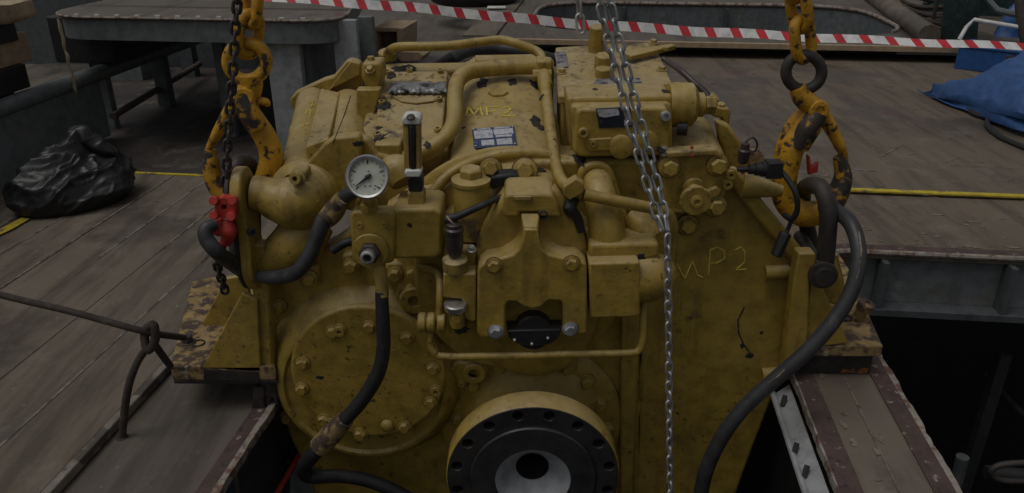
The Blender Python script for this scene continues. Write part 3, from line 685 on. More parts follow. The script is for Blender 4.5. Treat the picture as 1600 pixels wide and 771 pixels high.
# blue tarpaulin: folded sheet with an open front fold
b = MB(); NI, NJ = 40, 24; g1 = []
fe = [(1455, 146), (1480, 149), (1510, 154), (1540, 161), (1570, 169), (1605, 177), (1680, 192)]
be = [(1456, 142), (1482, 134), (1512, 124), (1545, 110), (1572, 96), (1605, 78), (1680, 40)]
fz = [.16, .20, .22, .24, .26, .28, .3]; bz = [.17, .24, .32, .40, .46, .52, .6]
front = smooth_path([PZ(x, y, z) for (x, y), z in zip(fe, fz)], 7); back = smooth_path([PZ(x, y, z) for (x, y), z in zip(be, bz)], 7)
for i in range(len(front)):
    row = []
    for j in range(NJ + 1):
        t = j / NJ; q = front[i].lerp(back[i], t); q.z += .05 * math.sin(PI * t) + .03 * noise.noise(q * 4) + .02 * noise.noise(q * 11) + .012 * (1 - abs(noise.noise(q * 6)) * 2)
        row.append(b.bm.verts.new(q))
    for j in range(1, 7):       # back fall
        q = back[i].lerp(Vector((back[i].x, back[i].y + .12, ZS + .01)), j / 6); row.append(b.bm.verts.new(q))
    # front fold: turn under and run back
    pre = []
    for j, (dy, dz) in enumerate([(.01, -.02), (.05, -.035), (.2, -.03), (.22, -.045), (.06, -.065), (.0, -.08), (.03, -.10)]):
        q = front[i] + Vector((0, dy, 0)); q.z = max(ZS + .005 + .004 * j, q.z + dz * (1 + .6 * i / len(front))); q.z += .006 * noise.noise(q * 8); pre.append(b.bm.verts.new(q))
    g1.append(pre[::-1] + row)
for i in range(len(g1) - 1):
    for j in range(len(g1[0]) - 1): b.face([g1[i][j], g1[i + 1][j], g1[i + 1][j + 1], g1[i][j + 1]])
o = b.build('tarpaulin', 'tarp', None); m_ = o.modifiers.new('s', 'SOLIDIFY'); m_.thickness = .003
tag(o, 'folded blue tarpaulin spread on the deck at the right edge', 'tarpaulin')
for pts, r, lab in [([(1507, 168), (1530, 180), (1560, 186), (1610, 196), (1680, 214)], .022, 'dark cable running straight out from below the tarpaulin'), ([(1575, 181), (1548, 184), (1543, 196), (1560, 212), (1585, 224), (1620, 238)], .018, 'thin dark cable looping in front of the tarpaulin')]:
    b = MB(); tag(b.tube([PZ(x, y, ZS + r) for x, y in pts], r, 8, 6).build('cable', 'rubber', None), lab, 'cable')
# scratches and scuffs on the right deck
b = MB()
for k in range(26):
    x, y = random.uniform(1180, 1600), random.uniform(90, 290)
    a = PZ(x, y, ZS + .003); dd = (UA * random.uniform(-.4, .4) + VA * random.uniform(-.35, .35)); n_ = Vector((-dd.y, dd.x, 0)).normalized() * random.uniform(.001, .003)
    b.prism([a - n_, a + dd * .5 - n_ * 1.5, a + dd, a + n_], (0, 0, .0012))
struct(b.build('deck_scratches', 'weld', None))
b = MB()
for k in range(80):
    near = k < 60
    if near: uu, v = random.uniform(uBr - .1, 3.2), vB + .10 + random.random() ** 2 * .45
    else: uu, v = random.uniform(.4, 5), random.uniform(vY + .1, vP - .2)
    L, W_ = random.uniform(.008, .06), random.uniform(.002, .012)
    base = .1008 if near else ZS + .0008
    an_ = random.uniform(-.7, .7) if not near else random.uniform(-.15, .15)
    L *= random.uniform(.4, 1.4)
    b.prism([D(uu + L * math.cos(t) * random.uniform(.35, 1) * math.cos(an_) - W_ * math.sin(t) * math.sin(an_), v + L * math.cos(t) * math.sin(an_) * .8 + W_ * math.sin(t) * random.uniform(.5, 1), base) for t in [2 * PI * j / 9 for j in range(9)]], (0, 0, .001 + .00003 * k))
struct(b.build('worn_flakes', 'flake', None))

# ================================================================== THE GEARBOX
gb = thing('marine_gearbox', 'large yellow marine gearbox hung on two hooks, with gauge, pump and pipes', 'gearbox', (0, 2.5, -.2))
G = lambda name, pts, Y, d, mat='yellow', bevel=.006, **k: solid(gb, name, pts, Y, d, mat, bevel, **k)
# --- main front wall
outline = [(418, 440), (450, 412), (520, 380), (640, 300), (820, 252), (1000, 250), (1130, 255), (1152, 272), (1200, 330), (1258, 402), (1240, 430), (1228, 560), (1212, 612), (1170, 720), (1120, 860), (1080, 1000), (560, 1000), (505, 820), (478, 735), (455, 690), (432, 620), (424, 540)]
G('housing', outline, 2.2, .07, bevel=.012, seg=3)
G('rear_housing', [(505, 470), (560, 340), (700, 265), (880, 262), (1060, 262), (1130, 300), (1160, 420), (1150, 700), (1080, 980), (560, 980), (505, 700)], 2.271, .66, bevel=.02)
# raised sloping flange edge on the right shoulder
b = MB()
b.prism(px([(1128, 275), (1150, 262), (1262, 400), (1266, 424), (1236, 408)], 2.165), (0, .034, 0)); b.build('shoulder_rim', 'yellow', gb, .01)
# --- upper deck of the housing: tilted plane
T0 = Vector((0, 2.3, .80)); TN = Vector((0, -math.sin(R(14.5)), math.cos(R(14.5))))
def PT(x, y, off=0): return PP(x, y, T0 + TN * off, TN)
def top(name, pts, off, th, mat='yellow', bevel=.006, rnd=0, parent=None):
    q = [PT(x, y, off) for x, y in pts]
    if rnd: q = roundpoly(q, rnd)
    return MB().prism(q, -TN * th).build(name, mat, parent or gb, bevel)
# centre saddle (curved along X)
b = MB(); rows = []
for k in range(17):
    t = k / 16; x = .0
    ring = []
    yl = [262, 240, 205, 170, 140, 118, 104, 96]
    xa = [700, 706, 712, 716, 720, 724, 726, 728]; xb = [872, 868, 862, 858, 855, 853, 851, 850]
    for i in range(8):
        q = PT(xa[i] + (xb[i] - xa[i]) * t, yl[i], -.012 + .03 * math.sin(PI * t) ** .7)
        ring.append(q)
    ring = [Vector((ring[0].x, ring[0].y - .0, .55))] + ring + [Vector((ring[-1].x, ring[-1].y + .05, ring[-1].z - .02)), Vector((ring[-1].x, ring[-1].y + .06, .55))]
    rows.append(ring)
b.loft(rows); b.build('saddle_cover', 'yellow', gb, .004)
top('rear_ledge', [(600, 98), (728, 96), (742, 86), (850, 84), (866, 92), (866, 108), (600, 112)], .004, .2, bevel=.012)
top('rear_strip', [(742, 86), (848, 84), (850, 93), (744, 95)], .02, .05, bevel=.004)
# top left inspection cover
b_ = top('left_top_wall', [(566, 196), (586, 104), (706, 104), (700, 235), (650, 252), (556, 238)], -.012, .3, 'yellow_dirty', .012)
ic = top('inspection_cover', [(597, 112), (700, 110), (690, 226), (582, 226)], .016, .027, 'yellow_dirty', .006, .02)
for (x, y) in [(606, 116), (688, 114), (597, 163), (686, 158), (590, 214), (684, 206), (640, 112), (640, 222)]:
    bolt(ic, PT(x, y, .016), TN, .012, .014, 'yellow_dirty', 'socket')
o = top('cover_ring', [(612, 150), (628, 158), (650, 161), (676, 158), (694, 148), (680, 138), (650, 134), (622, 140)], .024, .007, 'yellow_dirty', .004, parent=ic)
b = MB(); NI = 30; rows = []
for i in range(NI + 1):
    x = 607 + (697 - 607) * i / NI; w0 = 128 + 3 * noise.noise(Vector((x * .12, 0, 0))); w1 = 147 + 4 * noise.noise(Vector((x * .2, 5, 0)))
    if i < 3: w0 += (3 - i) * 4
    rows.append([PT(x, w1 + (w0 - w1) * j / 7, .030 + .012 * math.sin(PI * j / 7) + .006 * noise.noise(Vector((x * .3, j * .7, 1)))) for j in range(8)])
vv = [[b.bm.verts.new(p) for p in r] for r in rows]
for i in range(NI):
    for j in range(7): b.face([vv[i][j], vv[i + 1][j], vv[i + 1][j + 1], vv[i][j + 1]])
o = b.build('duct_tape_patch', 'foil', gb); m_ = o.modifiers.new('s', 'SOLIDIFY'); m_.thickness = .008; m_.offset = -1
o['label'] = 'crumpled silver grey tape patch'
# lug at the top left of the cover
G('lifting_lug', [(565, 98), (596, 97), (598, 118), (594, 142), (572, 142), (564, 120)], 2.66, .10, bevel=.012)
bolt(gb, P(580, 96, 2.70), (0, 0, 1), .014, .014); bolt(gb, P(578, 110, 2.66), (0, -.6, .8), .012, .012)
G('lug_shoulder', [(556, 140), (594, 140), (584, 190), (570, 215), (556, 236)], 2.6, .05)
# --- left oil cooler: shell, strip and inner drum
c0, c1 = P(468, 283, 2.27), P(490, 162, 2.86); ax2 = (c1 - c0).normalized(); r2 = .062
b = MB(); b.lathe(c0 - ax2 * .0, ax2, [(r2 * .8, -.05), (r2, 0), (r2, (c1 - c0).length + .0), (r2 * .9, (c1 - c0).length + .02)], 32); b.build('cooler_shell', 'yellow', gb)
d0, d1 = P(540, 250, 2.34), P(546, 170, 2.86); ax = (d1 - d0).normalized()
b = MB(); b.lathe(d0, ax, [(.075, 0), (.075, (d1 - d0).length)], 32); b.build('oil_cooler', 'yellow', gb)
b = MB(); b.lathe(P(506, 262, 2.34), ax, [(.07, 0), (.07, (d1 - d0).length)], 24); b.build('cooler_body', 'yellow', gb)
# flange lip at the far end of the cooler
b = MB(); b.prism([P(x, y, 2.88) for x, y in [(452, 156), (462, 144), (505, 124), (520, 120), (540, 96), (548, 93), (562, 98), (566, 112), (562, 150), (530, 160), (470, 176), (455, 170)]], (0, .05, 0)); b.build('cooler_end_flange', 'yellow', gb, .008)
b = MB(); b.prism([P(x, y, 2.85) for x, y in [(508, 148), (548, 96), (562, 100), (562, 118), (520, 138)]], (0, .03, 0)); b.build('end_rib', 'yellow', gb, .008)
# flat strip riveted between shell and drum
b = MB(); s0 = [P(478, 236, 2.29), P(514, 222, 2.29), P(532, 150, 2.82), P(502, 143, 2.82)]
b.prism([q + Vector((0, 0, .012)) for q in s0], (0, 0, -.05)); b.build('cooler_strip', 'yellow', gb, .005)
G('cooler_bracket', [(474, 262), (505, 226), (520, 215), (560, 212), (564, 222), (562, 300), (520, 310)], 2.24, .05, bevel=.008)
G('bracket_wall', [(538, 222), (560, 214), (575, 218), (590, 240), (640, 250), (660, 300), (640, 340), (540, 330)], 2.27, .05, bevel=.01)
G('cross_block', [(584, 226), (625, 226), (625, 250), (590, 250)], 2.28, .08, bevel=.006)
# dome end cap with plug and tab
Dc = P(470, 305, 2.2)
b = MB(); b.lathe(P(480, 306, 2.26), (-.22, -1, .38), [(.112, -.06), (.112, .03), (.104, .05), (.092, .056), (.07, .068), (.04, .078), (.001, .082)], 44); b.build('end_cap', 'yellow', gb)
dp = P(467, 279, 2.12); bolt(gb, dp, (-.15, -1, .3), .017, .03, 'yellow', 'port', 'plug')
b = MB(); b.prism(px([(449, 274), (462, 266), (478, 268), (480, 278), (466, 290), (456, 284)], 2.14), (0, .06, 0)); b.build('plug_boss', 'yellow', gb, .006)
b = MB(); b.prism(px([(478, 312), (498, 314), (494, 330), (490, 328), (490, 318)], 2.12), (0, .02, 0)); b.build('tab', 'yellow', gb, .003)
# elbow pipes to the left flange
def fl(name, pts, Y, th=.03):      # flange plate facing left: outline in the Y-Z plane at one X
    return None
elb = MB(); elb.tube(px3([(396, 302, 2.15), (412, 304, 2.15), (434, 312, 2.15), (462, 316, 2.16), (484, 308, 2.22)]), [.052, .052, .066, .085, .09], 28, 7); elb.build('upper_elbow', 'yellow', gb)
b = MB(); b.tube(px3([(400, 416, 2.17), (418, 412, 2.17), (444, 396, 2.17), (468, 374, 2.18), (486, 345, 2.22)]), [.055, .058, .07, .078, .075], 28, 7); b.build('lower_elbow', 'yellow', gb)
fx = P(397, 355, 2.13); nX = Vector((-1, .05, .0)).normalized()
ty = Vector((nX.y, -nX.x, 0)).normalized()
if ty.y < 0: ty = -ty
fzs = [P(397, y, 2.13).z - fx.z for y in (262, 300, 340, 375, 415, 448)]
wds = [.03, .075, .05, .05, .07, .03]
up_ = [fx + Vector((0, 0, z)) - ty * w_ for z, w_ in zip(fzs, wds)]; dn_ = [fx + Vector((0, 0, z)) + ty * w_ for z, w_ in zip(fzs, wds)]
b = MB(); b.prism(roundpoly(up_ + dn_[::-1], .04, 4), nX * .034); fo = b.build('pipe_flange', 'yellow', gb, .006)
fo['label'] = 'tall pipe flange carrying both cooler elbows'
b = MB(); b.prism([q + nX * .035 for q in roundpoly(up_ + dn_[::-1], .04, 4)], nX * .012); b.build('blank_plate', 'steel_dark', gb, .003)
bolt(gb, P(392, 362, 2.08), (.6, -.8, .1), .013, .016, 'steel_dark', 'socket')
# --- big left bearing boss and cover
cc = P(575, 585, 2.08); cr = .248
b = MB(); b.lathe(P(575, 585, 2.2), (0, -1, 0), [(.338, -.05), (.335, .0), (.325, .015), (.312, .03), (.30, .05), (.280, .082), (.268, .09), (.258, .09), (.250, .08), (.001, .08)], 80); b.build('bearing_boss', 'yellow', gb)
b = MB(); ring = []
for k in range(96):
    a = 2 * PI * k / 96; r_ = cr - .004
    ring.append(Vector((cc.x + r_ * math.cos(a), 2.08, cc.z + r_ * math.sin(a))))
b.prism(ring, (0, .03, 0)); cov = b.build('cover_plate', 'yellow', gb, .009, seg=3); cov['label'] = 'large round bearing cover with bolts around its rim'
for (x, y) in [(520, 518), (577, 510), (636, 528), (473, 567), (472, 607), (506, 655), (676, 575), (672, 628), (632, 666), (563, 678), (700, 598)][:10]:
    q = P(x, y, 2.08); bolt(cov, q, (0, -1, 0), .0175, .016, spin=random.random())
bolt(cov, P(531, 515, 2.078), (0, -1, 0), .016, .018, 'yellow', 'port', 'plug'); bolt(cov, P(681, 609, 2.078), (0, -1, 0), .016, .018, 'yellow', 'port', 'plug')
bolt(cov, P(515, 660, 2.078), (0, -1, 0), .014, .016, 'yellow', 'port', 'plug'); bolt(cov, P(605, 664, 2.075), (0, -1, 0), .021, .02, 'yellow', 'round', 'plug')
# rim bolts of the outer flange
for (x, y) in [(436, 478), (415, 530), (416, 510), (418, 602), (450, 650), (700, 545)][0:5]:
    bolt(gb, P(x, y, 2.195), (0, -1, 0), .0185, .024, 'flaked' if y == 510 else 'yellow', spin=random.random())
for (x, y) in [(484, 434), (549, 414), (617, 428), (645, 427)]:
    q = P(x, y, 2.15); G('bolt_boss', [(x - 15, y - 17), (x + 14, y - 17), (x + 14, y + 17), (x - 15, y + 17)], 2.17, .06, bevel=.01); bolt(gb, P(x, y, 2.17), (0, -1, 0), .019, .022, spin=random.random())
b = MB(); b.lathe(P(650, 459, 2.19), (0, -1, 0), [(.062, 0), (.062, .015), (.048, .02), (.046, .05), (.042, .054), (.02, .054), (.018, .02), (.001, .02)], 32); b.build('socket_plug', 'yellow', gb)
# --- output shaft flange
fc = P(832.5, 747.3, 1.9); b = MB()
a_ = Vector((0, -1, 0)); o_ = Vector((fc.x, 2.2, fc.z))
b.lathe(o_, a_, [(.315, -.02), (.312, .015), (.30, .025), (.245, .03), (.225, .05), (.212, .10), (.212, .17), (.228, .20), (.258, .212), (.268, .222), (.268, .294), (.2645, .2985)], 72, cap=False); b.build('shaft_housing', 'yellow', gb)
ho = [circ((fc.x + .238 * math.cos(t), 1.9, fc.z + .238 * math.sin(t)), (0, 1, 0), .0175, 16) for t in [PI / 16 + 2 * PI * k / 16 for k in range(16)]]
b = MB(); b.plate(circ((fc.x, 1.9, fc.z), (0, 1, 0), .2635, 96), ho + [circ((fc.x, 1.9, fc.z), (0, 1, 0), .196, 72)], (0, .03, 0)); b.build('output_flange', 'steel_black', gb, .0012)
b = MB(); b.lathe((fc.x, 1.931, fc.z), (0, 1, 0), [(.2635, 0), (.2635, .004), (.122, .004)], 64, cap=False); b.build('flange_back', 'steel_black', gb)
b = MB(); b.lathe((fc.x, 1.93, fc.z), (0, -1, 0), [(.1955, 0), (.1955, .036), (.192, .040), (.116, .040)], 72, cap=False); b.build('flange_hub', 'steel_black', gb, .0012)
b = MB(); b.lathe((fc.x, 1.89, fc.z), (0, 1, 0), [(.116, 0), (.112, .002), (.056, .062), (.052, .064)], 64, cap=False); MB().lathe((fc.x, 1.953, fc.z), (0, 1, 0), [(.0525, 0), (.0525, .24), (.001, .24)], 40, cap=False).build('shaft_hole', 'steel_black', gb); o = b.build('shaft_bore', 'alu', gb); o['label'] = 'bare grey conical bore of the output flange'
for (x, y) in [(887, 574), (917, 596), (936, 631), (716, 654), (838, 566), (780, 572), (740, 600), (690, 650), (948, 670)]:
    bolt(gb, P(x, y, 2.173), (0, -1, 0), .0205, .02, spin=random.random())
b = MB(); b.prism(px([(705, 572), (716, 566), (752, 566), (763, 578), (758, 592), (730, 600), (722, 610), (712, 606), (712, 592), (706, 586)], 2.14), (0, .06, 0)); b.build('plug_lug', 'yellow', gb, .008)
b = MB(); b.lathe(P(741, 582, 2.14), (0, -1, 0), [(.038, 0), (.038, .01), (.034, .014), (.020, .014), (.018, -.01), (.001, -.01)], 32); b.build('socket_plug', 'yellow', gb)
bolt(gb, P(721, 600, 2.139), (0, -1, 0), .009, .008, 'yellow', 'port', 'plug'); bolt(gb, P(706, 578, 2.139), (0, -1, 0), .009, .008, 'yellow', 'port', 'plug')
# vertical ribs on the right of the shaft
for (x0, x1, xb0, xb1, d) in [(972, 990, 968, 990, .03), (1000, 1003, 994, 996, .01)]:
    G('wall_rib', [(x0, 440), (x1 + 12, 440), (xb1, 790), (xb0, 790)], 2.2 - d, d, bevel=.008)
G('wall_panel', [(1035, 250), (1060, 250), (1042, 800), (985, 800), (1000, 500), (1012, 470)], 2.19, .012, bevel=.004)
# horizontal line under the wall text
for (x, y) in [(1196, 432), (1230, 432)][:0]: pass
b = MB(); b.tube(px3([(1195, 426, 2.19), (1232, 424, 2.19)]), 11 * mpp(P(1210, 425, 2.19)), 16, 0); b.build('cast_lug', 'yellow', gb)
b = MB(); b.tube(px3([(1190, 585, 2.19), (1222, 583, 2.19)]), 10 * mpp(P(1200, 580, 2.19)), 16, 0); b.build('cast_lug', 'yellow', gb)
b = MB(); b.tube(px3([(1160, 290, 2.17), (1190, 294, 2.16), (1222, 299, 2.15)]), [22 * .0017, 17 * .0017, 10 * .0017], 16, 3); b.build('tapered_lug', 'yellow', gb)
# --- left mounting foot
lf = MB(); Zf = P(268, 573, 2.1).z
poly = [P(266, 573, 2.1)] + [PP(x, y, Vector((0, 0, Zf)), Vector((0, 0, 1))) for x, y in [(300, 440), (345, 430), (420, 430), (430, 573)]]
lf.prism(poly, (0, 0, -.052)); lfo = lf.build('mounting_foot', 'flaked', gb, .004); lfo['label'] = 'left mounting foot with flaking paint'
MB().prism([q - Vector((0, 0, .0525)) for q in poly], (0, 0, -.014)).build('foot_pad', 'tar', gb, .003)
G('gusset', [(378, 458), (402, 470), (408, 582), (316, 576)], 2.10, .022, bevel=.004)
G('gusset', [(352, 436), (384, 430), (400, 520), (312, 514)], 2.36, .022, bevel=.004)
G('foot_post', [(380, 380), (412, 384), (420, 440), (428, 590), (404, 592), (396, 470)], 2.115, .05, bevel=.008)
MB().prism(px([(318, 578), (404, 582), (404, 596), (318, 594)], 2.096), (0, .004, 0)).build('tar_smear', 'tar', gb)
bolt(gb, PP(294, 536, Vector((0, 0, Zf)), Vector((0, 0, 1))), (0, 0, 1), .018, .022, 'steel_dark')
q = PP(310, 537, Vector((0, 0, Zf + .001)), Vector((0, 0, 1))); MB().lathe(q, (0, 0, 1), [(.022, .003), (.018, .004), (.016, -.03), (.001, -.03)], 20, cap=False).build('foot_hole', 'black', gb)
b = MB(); b.prism(px([(395, 606), (412, 606), (414, 655), (392, 650)], 2.11), (0, .16, 0)); tag(b.build('wooden_chock', 'tar', None, .006), 'dark tarred block standing under the left foot of the gearbox', 'block')
MB().prism(px([(404, 596), (430, 590), (436, 640), (425, 622), (418, 640), (410, 618)], 2.12), (0, .05, 0)).build('grimy_edge', 'tar', gb, .004)
# --- right mounting foot
Zr = P(1378, 540, 2.14).z
poly = [PP(x, y, Vector((0, 0, Zr)), Vector((0, 0, 1))) for x, y in [(1380, 541), (1246, 541), (1250, 420), (1310, 395), (1326, 420)]]
lf = MB(); lf.prism(poly, (0, 0, -.04)); o = lf.build('mounting_foot', 'flaked', gb, .004); o['label'] = 'right mounting foot with flaking paint'
G('foot_post', [(1248, 396), (1275, 396), (1275, 412), (1266, 430), (1262, 560), (1230, 596), (1224, 592), (1240, 440)], 2.11, .05, bevel=.006)
G('gusset', [(1268, 428), (1276, 430), (1326, 536), (1256, 546)], 2.135, .022, bevel=.004)
G('gusset', [(1276, 400), (1310, 398), (1326, 470), (1300, 470)], 2.42, .022, bevel=.004)
q = PP(1338, 500, Vector((0, 0, Zr)), Vector((0, 0, 1))); MB().lathe(q, (.25, -.2, 1), [(.02, -.02), (.02, .04), (.027, .05), (.027, .075), (.018, .08), (.008, .08), (.006, .06), (.001, .06)], 20).build('locating_pin', 'flaked', gb)
q = PP(1322, 498, Vector((0, 0, Zr + .001)), Vector((0, 0, 1))); MB().lathe(q, (0, 0, 1), [(.02, .003), (.017, .004), (.015, -.03), (.001, -.03)], 20, cap=False).build('foot_hole', 'black', gb)
b = MB(); z1 = .101; qa = P(1262, 546, 2.16); qb = P(1376, 543, 2.16)
b.prism([Vector((qa.x - .03, 2.17, z1)), Vector((qb.x - .01, 2.17, z1)), Vector((qb.x - .01, 2.40, z1)), Vector((qa.x - .03, 2.40, z1))], (0, 0, Zr - .042 - z1)); o = b.build('timber_packing', 'tar', None, .006)
tag(o, 'black tarred timber packing under the right foot of the gearbox', 'timber')
b = MB(); b.prism([Vector((qb.x - .02 - dx_, 2.166, z1 + dz_)) for dx_, dz_ in ((.09, .006), (.085, .022), (.06, .017), (.05, .028), (.04, .016), (.02, .026), (.0, .024), (.004, .008), (.03, .003), (.05, .009))], (0, .003, 0)); b.build('rust_smear', 'rust_smear', o)
# --- valve block, gauge and sight glass
vb = G('valve_plate', [(546, 336), (552, 330), (612, 330), (618, 338), (616, 408), (610, 413), (556, 413), (550, 405)], 1.99, .05, bevel=.008)
G('valve_body', [(614, 328), (678, 326), (690, 332), (690, 398), (682, 404), (614, 406)], 2.0, .16, bevel=.016, seg=3)
G('valve_neck', [(560, 300), (596, 300), (604, 330), (552, 330)], 2.03, .06, bevel=.01)
for (x, y) in [(562, 352), (600, 351), (566, 403), (604, 402)]: bolt(gb, P(x, y, 1.989), (0, -1, 0), .0085, .004, 'yellow', 'port', 'hole')
q = P(579, 392, 1.985)
MB().lathe(q, (0, -1, 0), [(.052, 0), (.05, .006), (.036, .008)], 32).build('fitting_collar', 'yellow', gb)
MB().lathe(q + Vector((0, -.008, 0)), (0, -1, .1), [(.031, 0), (.031, .018), (.026, .022)], 6).build('hex_nut', 'steel_dark', gb, .002)
MB().lathe(q + Vector((0, -.028, 0)), (0, -1, .1), [(.02, 0), (.02, .028), (.017, .030), (.012, .030), (.011, .0), (.001, 0)], 24, cap=False).build('nipple', 'silver', gb)
gc = P(575, 277, 1.955); gn = Vector((-.02, -.93, .36)).normalized()
ga = thing  # gauge is a part with sub-parts
b = MB(); rg = 33 * mpp(gc)
b.lathe(gc + gn * -.034, gn, [(rg * .6, -.012), (rg * .93, -.005), (rg * .97, .004), (rg * .97, .03), (rg * 1.06, .032), (rg * 1.06, .044), (rg * .98, .050), (rg * .88, .048), (rg * .86, .038)], 48, cap=False)
ga = b.build('pressure_gauge', 'silver', gb); ga['label'] = 'round pressure gauge with pale dial and steel bezel'
gx, gy, _ = ortho(gn); gx = Vector((1, 0, 0)); gx = (gx - gn * gx.dot(gn)).normalized(); gy = gn.cross(gx)
if gy.z < 0: gy = -gy
gf = gc + gn * .004
MB().lathe(gf, gn, [(rg * .88, -.004), (rg * .88, 0), (.001, 0)], 40).build('dial', 'dial', ga)
def gp(r, ang, h=.001): return gf + gn * h + (gx * math.sin(ang) + gy * math.cos(ang)) * r * rg
b = MB(); an = R(-128)
b.tube([gp(-.2, an, .004), gp(.05, an, .004), gp(.74, an, .004)], [.0042, .0034, .0012], 8, 0); b.lathe(gf, gn, [(.006, .002), (.006, .007), (.003, .008)], 16); b.build('needle', 'black', ga)
b = MB()
for k in range(17):
    a = R(-135 + 270 * k / 16); big = k % 4 == 0
    b.tube([gp(.80, a), gp(.62 if big else .72, a)], .0016 if big else .0008, 4, 0)
for (x, y, l) in [(-.18, -.42, .1), (.05, -.42, .12), (.3, -.40, .1), (.28, -.56, .08), (.5, -.5, .1), (0, .28, .08)]:
    c = gf + gn * .001 + gx * x * rg + gy * y * rg; b.tube([c, c + gx * l * rg], .0011, 4, 0)
b.build('scale_marks', 'black', ga)
MB().box(gc + gy * rg * 1.0 - gn * .012 , .014, .012, .004, Matrix((gx, gn, gy)).transposed()).build('vent_plug', 'blue', ga, .003)
MB().tube(px3([(576, 308, 1.975), (578, 322, 2.0), (580, 334, 2.02)]), .018, 14, 0).build('gauge_stem', 'yellow', gb)
MB().lathe(P(577, 322, 2.0), (0, -.2, 1), [(.026, -.01), (.026, .012), (.022, .015)], 6).build('gauge_nut', 'yellow', gb, .002)
# sight glass
gY = 2.03
G('level_frame', [(629, 192), (657, 192), (658, 270), (632, 270)], gY + .012, .03, 'yellow_dirty', .004)
G('level_cap', [(627, 186), (632, 181), (652, 181), (658, 186), (657, 196), (628, 196)], gY - .002, .05, 'white', .005)
bolt(gb, P(642, 184, gY + .0), (0, -.4, .9), .012, .006, 'steel_dark', 'round', 'cap_screw')
G('level_tube', [(639, 197), (648, 197), (649, 266), (641, 266)], gY - .004, .016, 'black', .004)
for (x0, x1, xb0, xb1) in [(633, 638, 635, 640), (649, 655, 650, 656)]:
    G('level_scale', [(x0, 197), (x1, 197), (xb1, 266), (xb0, 266)], gY + .002, .012, 'yellow_dirty', .002)
G('level_foot', [(631, 270), (634, 266), (655, 266), (659, 270), (656, 278), (634, 278)], gY - .008, .05, 'white', .005)
G('level_block', [(636, 279), (660, 279), (660, 300), (638, 300)], gY + .002, .05, 'black', .004)
G('level_stem', [(636, 300), (662, 300), (664, 330), (638, 330)], gY + .004, .05, 'yellow_dirty', .006)
b = MB(); b.tube(px3([(608, 268, 2.14), (622, 268, 2.13), (632, 285, 2.11)]), [.045, .05, .04], 16, 4); b.build('pipe_elbow', 'yellow', gb)
b = MB(); b.tube(px3([(660, 345, 2.12), (700, 345, 2.14), (730, 350, 2.2)]), [.035, .035, .035], 16, 3); b.build('connecting_pipe', 'yellow', gb)
# --- upper bearing ring behind the pump
uc = P(800, 440, 2.16)
rT = P(800, 268, 2.16).z - uc.z
b = MB(); b.lathe(Vector((uc.x, 2.23, uc.z)), (0, -1, 0), [(rT + .05, -.02), (rT + .048, .0), (rT + .03, .012), (rT + .012, .016), (rT, .05), (rT - .02, .06), (rT - .05, .065), (rT - .07, .11), (.10, .12)], 72); b.build('bearing_ring', 'yellow', gb)
# arched casting line up on the body
b = MB(); b.tube([surf for surf in px3([(668, 312, 2.15), (690, 285, 2.17), (715, 265, 2.19), (750, 250, 2.21), (790, 241, 2.22), (830, 240, 2.23), (868, 246, 2.24)])], [.016] * 7, 12, 5, flat=(1, 1)); b.build('cast_bead', 'yellow', gb)
# filler cap
q = P(735, 320, 2.03)
MB().lathe(Vector((q.x, 2.09, q.z)), (0, -.05, 1), [(.052, -.12), (.052, .035), (.047, .045), (.056, .046), (.056, .056), (.044, .060), (.036, .064)], 32).build('filler_neck', 'yellow', gb)
MB().lathe(Vector((q.x, 2.087, q.z + .064)), (0, -.05, 1), [(.034, 0), (.034, .02), (.028, .026)], 6).build('filler_cap', 'yellow_dirty', gb, .002)
for (x, y, r, h) in [(767, 264, .022, .05), (820, 267, .026, .06)]:
    bolt(gb, P(x, y, 2.13), (0, -1, .35), r, .03); MB().cyl(P(x, y, 2.13), (0, 1, -.35), r * 1.35, .08).build('stud_boss', 'yellow', gb)
b = MB(); b.prism(px([(766, 276), (800, 272), (826, 282), (815, 290), (790, 290), (770, 298), (766, 288)], 2.09), (0, .03, .01)); o = b.build('gasket_scrap', 'black', gb, .006); crinkle(o, .006, 30)
# --- pump
G('pump_face', [], 0, 0) if False else None
Yp = 1.95
face = [(746, 420), (760, 408), (778, 405), (800, 399), (810, 390), (816, 376), (818, 358), (841, 358), (843, 376), (848, 390), (858, 398), (880, 403), (902, 404), (917, 414), (918, 522), (880, 524), (879, 476), (876, 471), (858, 470), (846, 480), (832, 484), (818, 480), (806, 472), (795, 472), (790, 478), (790, 526), (750, 528), (745, 520)]
G('pump_face', face, Yp, .09, bevel=.006)
G('pump_case', [(744, 380), (756, 350), (790, 300), (800, 296), (868, 296), (880, 310), (905, 350), (918, 384), (918, 500), (890, 512), (760, 512), (744, 500)], Yp + .075, .16, bevel=.02, seg=3)
